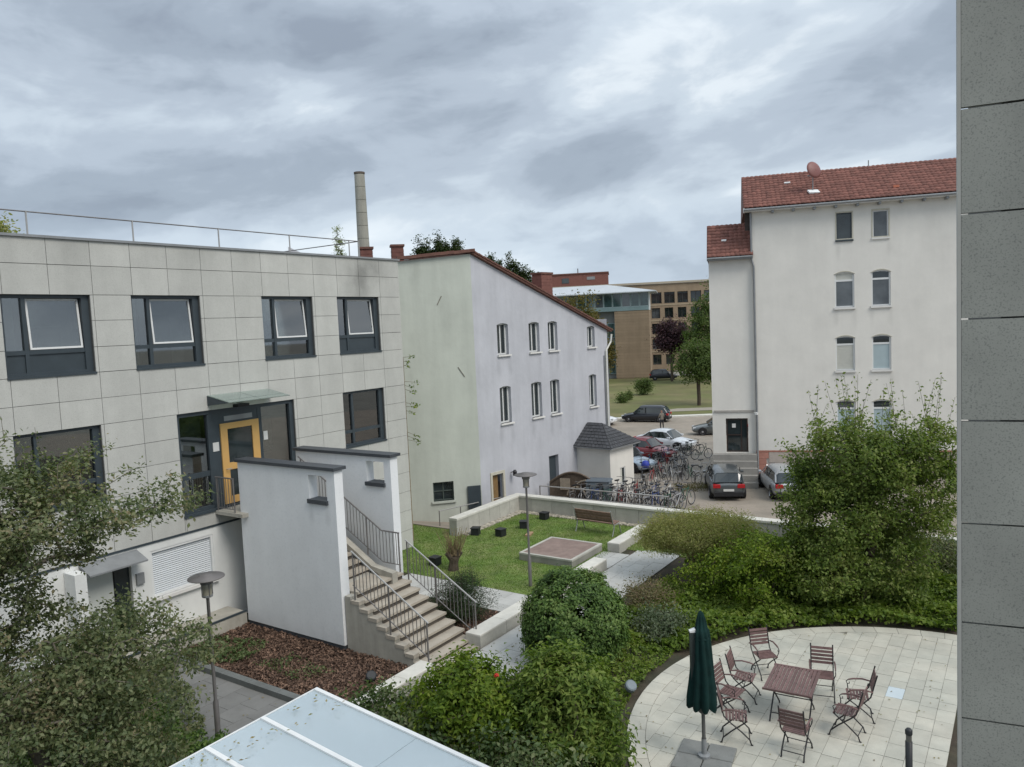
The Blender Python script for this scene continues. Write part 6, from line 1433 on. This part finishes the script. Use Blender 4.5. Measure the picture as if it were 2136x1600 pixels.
# pollarded stump with young twigs
bs = P(-1.55, 3.1, .02); o = root('pollarded_stump', 'thick pollarded stump with upright young twigs on the lawn', 'shrub', bs)
m = MB(); m.tube([bs, bs+Vector((.02, 0, .25)), bs+Vector((.05, 0, .45))], [.19, .15, .17], 9); m.tube([bs+Vector((.02, 0, .3)), bs+Vector((.25, .05, .62))], [.10, .11], 7); m.tube([bs+Vector((0, 0, .3)), bs+Vector((-.18, -.05, .6))], [.10, .10], 7); m.build('trunk', bark, o)
sg = []; lc = []
for k in range(75):
    a = random.uniform(0, 6.28); b0 = bs+Vector((random.uniform(-.18, .25), random.uniform(-.1, .1), .5)); d = Vector((math.cos(a)*.45, math.sin(a)*.45, 1)).normalized()*random.uniform(.5, 1.0)
    sg.append((np.array(b0), np.array(b0+d), .011, .004)); [lc.append(np.array(b0+d*random.uniform(.4, 1.05))) for _ in range(6)]
tv, tf = tube_np(sg, 4); np_mesh('twigs', tv, tf, bark_l, parent=o, kind='stuff'); lc = np.array(lc); v, f = leaf_arrays(lc, rand_dir(len(lc), .4), rand_dir(len(lc)), rng.uniform(.6, 1.2, len(lc))*.05, .4); np_mesh('leaves', v, f, lm_willow, parent=o, kind='stuff')
# brownish low shrub beside the path and grey-leaved neighbour
tree('brown_shrub', 'sparse brownish shrub between the garden path and the green ground cover', 'shrub', P(-2.4, 10.3, 0), [(0, 0, .5, .8, .6, .5, 3), (.3, .6, .5, .7, .6, .45, 2)], 260, 14, .06, lm_twiggy, bm=bark_l, r0=.025, stems=8, fork=.0, spread=.12, surf=.6)
tree('grey_leaved_shrub', 'low grey green shrub behind the top of the parasol', 'shrub', P(-3.3, 11.1, 0), [(0, 0, .30, .7, .6, .30, 3)], 120, 40, .08, leafmat('leaf_grey', [(.07, .10, .055), (.12, .15, .09), (.18, .20, .14)], .3, .5), r0=.02, stems=6, fork=.0, spread=.12, surf=.6)
# ground cover over the beds
BED1 = [(-13, 9.3), (5.9, 9.3), (5.9, 17.6), (.1, 17.6)]+[(PC[0]+(PR+.05)*math.cos(a), PC[1]-(PR+.05)*math.sin(a)) for a in np.linspace(.05, math.pi-.25, 30)]+[(-13, 16.5)]
carpet('ground_cover', [(-4.3, 9.9), (5.9, 9.6), (5.9, 17.6), (.1, 17.6)]+[(PC[0]+(PR+.06)*math.cos(a), PC[1]-(PR+.06)*math.sin(a)) for a in np.linspace(.03, 1.25, 22)]+[(-4.3, 11.6)], 46000, .115, lm_cover, 'knee high green ground cover filling the bed around the large shrub and patio', 'ground cover', h=.36, hn=1.0, holes=((1.3, 10.4, 1.0),))
carpet('low_undergrowth', [(-9, 9.4), (-4.0, 9.4), (-4.0, 11.9), (-5.6, 11.8), (-7.5, 12.0), (-9.2, 12.7)], 9000, .08, lm_cover, 'patchy low plants and weeds in the soil between path and patio', 'ground cover', h=.12, hn=1.3)
carpet('left_undergrowth', [(-14.5, 2.5), (-13.0, -.2), (-10.5, -.2), (-10.6, 1.4), (-12.2, 5.2), (-14.6, 6.0)], 16000, .075, lm_dark, 'dark undergrowth below the leafy tree beside the dark grey path', 'ground cover', h=.5, hn=.9)
carpet('hedge_undergrowth', [(-15.2, 3.2), (-12.5, 4.2), (-12.6, 7.6), (-13.6, 8.6), (-15.6, 8.0)], 20000, .075, lm_box, 'dark green low hedge plants at the foot of the near lamp', 'ground cover', h=.75, hn=.7)
carpet('bed_plants', [(-10.1, .2), (-9.0, .95), (-8.6, 2.6), (-9.7, 3.0), (-10.15, 2.0)], 2600, .07, lm_rose, 'low green plants in the far corner of the bark mulch bed', 'ground cover', h=.2, hn=1.5)
carpet('bed_plants', [(-9.6, 3.2), (-8.7, 3.6), (-8.9, 5.4), (-9.7, 5.0)], 500, .06, lm_rose, 'sparse low green plants in the middle of the bark mulch bed', 'ground cover', h=.12, hn=1.5)
tree('hedge_shrub', 'broad grey green shrub behind the large shrub near the granite parapet', 'shrub', P(4.3, 15.6, 0), [(0, 0, .65, 2.2, 1.2, .65, 3), (1.6, -.4, .6, 1.6, 1.0, .6, 2)], 330, 45, .07, lm_twiggy if False else lm_dark, r0=.04, stems=6, fork=0., spread=.16, surf=.7)
# climbing shoots of leaves peeping round the office corner
vb = P(.55, -.5, 0); o = root('corner_sapling', 'slender sapling with a few leafy twigs peeping from behind the office corner', 'sapling', vb)
sg = [(np.array(vb), np.array(vb+Vector((0, 0, 7))), .03, .015)]; lc = []
for z in (7.0, 6.1, 5.3, 4.2):
    for q in range(3):
        a = np.array(vb+Vector((0, 0, z-.15*q))); e_ = a+np.array([.50+random.uniform(-.15, .15), -.36, random.uniform(-.15, .05)])*(.62 if z > 6.5 else 1.); sg.append((a, e_, .008, .004)); [lc.append(a+(e_-a)*random.uniform(.55, 1.1)+rng.normal(0, .04, 3)) for _ in range(11)]
tv, tf = tube_np(sg, 4); np_mesh('trunk', tv, tf, bark_l, parent=o); lc = np.array(lc); v, f = leaf_arrays(lc, rand_dir(len(lc), .5), rand_dir(len(lc)), rng.uniform(.7, 1.2, len(lc))*.11, .5); np_mesh('leaves', v, f, lm_bright, parent=o, kind='stuff')

# trees beyond the courtyard
def ft(name, label, cat, px, base_y, dep, wpx, top_y, lm, tips=170, lpt=36, ls=.42, lobes=None, trunk=True, zb=None, cyl=.35, **kw):
    """far tree placed at a distance: centre px, crown width px, crown top pixel row"""
    b = D(px, base_y, dep); z = lotz(dep) if zb is None else zb; top = D(px, top_y, dep).z; w_ = wpx*dep/1605/2; h_ = top-z
    L_ = lobes or [(0, 0, h_*(.5+cyl*.35), w_, w_*.8, h_*(.5-cyl*.35)), (-.35*w_, 0, h_*.5, w_*.65, w_*.6, h_*.3), (.4*w_, 0, h_*.55, w_*.6, w_*.6, h_*.32)]
    return tree(name, label, cat, (b.x, b.y, z), L_, tips, lpt, ls, lm, r0=kw.pop('r0', .22), stems=1, fork=.4, spread=ls*1.3, step=.9, twig_r=.02, **kw)
ft('lot_tree', 'small green tree with a bare trunk on the meadow left of the white house', 'tree', 1458, 830, 86, 90, 700, lm_far, tips=220, lpt=44, ls=.26, zb=-1.95, lobes=[(0, 0, 5.2, 2.5, 2.3, 2.4), (-1.0, 0, 4.4, 1.7, 1.5, 1.6), (1.0, 0, 4.6, 1.8, 1.5, 1.7), (.2, 0, 6.6, 1.5, 1.4, 1.3)])
ft('meadow_tree', 'tall green tree beyond the meadow directly left of the white house', 'tree', 1490, 800, 112, 100, 600, lm_far, tips=240, lpt=44, ls=.36, zb=-1.8)
ft('purple_tree', 'dark purple leaved tree before the tan office block', 'tree', 1402, 790, 118, 66, 664, lm_purple, tips=170, lpt=44, ls=.34, zb=-1.7, lobes=[(0, 0, 7.2, 2.2, 2.0, 2.6), (-1.0, 0, 6.2, 1.5, 1.4, 1.5), (.9, 0, 6.4, 1.6, 1.5, 1.8)])
ft('meadow_shrub', 'rounded dark bush in the middle of the meadow', 'bush', 1343, 818, 100, 32, 788, lm_far, tips=70, lpt=40, ls=.2, zb=-1.9, cyl=0)
ft('meadow_shrub', 'small bush on the meadow left of the rounded dark one', 'bush', 1298, 840, 92, 16, 822, lm_far, tips=40, lpt=30, ls=.18, zb=-1.92, cyl=0)
ft('meadow_shrub', 'smallest bush on the meadow between its two neighbours', 'bush', 1312, 832, 95, 10, 812, lm_far, tips=30, lpt=30, ls=.16, zb=-1.92, cyl=0)
ft('autumn_tree', 'brownish tree showing above the lower end of the sloping roof', 'tree', 1205, 800, 70, 110, 606, lm_farb, tips=420, lpt=40, ls=.24, zb=-2)
ft('lower_tree', 'brownish green bush at the corner of the pavilion', 'tree', 1268, 800, 122, 30, 690, lm_farb, tips=80, lpt=36, ls=.3, zb=-1.8)
for i, (px, ty, w_, lb) in enumerate(((888, 503, 22, 'leftmost of the slim poplar tops over the ridge of the gable house'), (925, 496, 24, 'slim poplar top over the middle of the gable house ridge'), (960, 498, 22, 'slim poplar top just left of the lilac wall corner'), (905, 512, 20, 'lowest slim poplar top over the gable house ridge'),
                                 (1050, 545, 34, 'poplar top above the upper part of the sloping roof'), (1075, 545, 26, 'slim poplar top in the middle of the sloping roof line'), (1100, 565, 30, 'poplar top left of the brick chimney on the sloping roof'), (1128, 585, 26, 'poplar top touching the brick chimney on the sloping roof'), (942, 506, 24, 'short poplar top between two taller ones over the gable house ridge'), (1035, 538, 26, 'first poplar top right of the lilac wall corner'), (1088, 562, 24, 'short poplar top in the middle of the sloping roof line'), (1115, 578, 24, 'poplar top second from the brick chimney'))):
    dep = 75; top = D(px, ty, dep).z; b = D(px, 700, dep); w2 = w_*dep/1605/2*1.45
    tree('poplar_tree', lb, 'tree', (b.x, b.y, -2), [(0, 0, top+2-3.0, w2, w2, 3.1, 7), (0, 0, top+2-6, w2*1.2, w2*1.2, 3, 2), (0, 0, 8, w2*1.2, w2*1.2, 5, 1)], 270, 46, .22, lm_pop, r0=.16, stems=1, fork=.3, spread=.2, step=.9, twig_r=.02, group='poplars behind the gable house')
ft('roadside_tree', 'yellowish green tree showing above the flat roof at the far left', 'tree', 15, 800, 45, 150, 415, lm_willow, tips=330, lpt=46, ls=.22, zb=0, lobes=[(-.4, 0, 13.9, 1.5, 1.4, 1.5, 8), (.9, 0, 13.0, 1.0, 1.0, 1.1, 4), (-.5, 0, 11, 2.2, 2.0, 2.0, 3)])
b = D(717, 700, 60); tp_ = D(717, 468, 60).z
tree('pale_conifer', 'pale slender tree top rising beside the tall concrete chimney', 'tree', (b.x, b.y, -2), [(0, 0, tp_+2-2.2, .28, .28, 2.2, 4), (0, 0, 8, .8, .8, 5, 2)], 110, 24, .13, leafmat('leaf_pale', [(.16, .19, .11), (.24, .27, .17), (.3, .32, .22)], .4, .6), r0=.1, stems=1, spread=.14, step=.7, twig_r=.015)
# weeds in the lot beside the bikes
WD = [P(*q) for q in ()]
q = rng.uniform([8.6, 40.6], [10.6, 42.0], (1500, 2)); z = np.array([lotz(y) for y in q[:, 1]])+rng.uniform(0, .3, 1500); v, f = leaf_arrays(np.stack([q[:, 0], q[:, 1], z], 1), rand_dir(1500, .5), rand_dir(1500), rng.uniform(.05, .12, 1500), .4)
tag(np_mesh('weeds', v, f, lm_twiggy, kind='stuff'), 'dry weeds growing in the lot between bicycles and the dark grey hatchback', 'weeds')

def litter(name, poly, n, z, label, size=.06):
    q = sample_poly(poly, n); zz = np.full(n, z)+rng.uniform(.002, .012, n)
    nr = rand_dir(n)*.25+np.array([0, 0, 1.]); v, f = leaf_arrays(un_world(q, zz), nr, rand_dir(n), rng.uniform(.5, 1.2, n)*size, .6, fold=.08)
    tag(np_mesh(name, v, f, leafmat('leaf_litter', [(.10, .07, .03), (.20, .15, .05), (.16, .16, .05), (.30, .22, .10)], .15, .7), kind='stuff'), label, 'fallen leaves')
litter('fallen_leaves', [(-16.4, 10.62), (-13.98, 10.62), (-13.98, 11.25), (-16.4, 11.25)], 60, 3.03, 'dry leaves lying on the edge of the milky glass canopy', .06)
HALF = [(PC[0]+PR*.985*math.cos(a), PC[1]-PR*.985*math.sin(a)) for a in np.linspace(0, math.pi, 40)]
litter('fallen_leaves', HALF, 170, .046, 'fallen leaves and debris scattered over the round patio', .045)
litter('fallen_leaves', [(-8.4, 7.65), (3.1, 7.65), (3.1, 9.1), (-8.4, 9.1)], 140, .036, 'fallen leaves scattered along the pale garden path')
litter('fallen_leaves', [(-13.5, 0), (-10.5, 0), (-10.5, 8), (-13.5, 8)], 160, .036, 'fallen leaves scattered on the dark grey path by the near lamp')
litter('fallen_leaves', [(-2.3, 1), (6, 1), (6, 6.8), (-2.3, 7)], 260, .06, 'fallen leaves scattered over the courtyard lawn', .05)
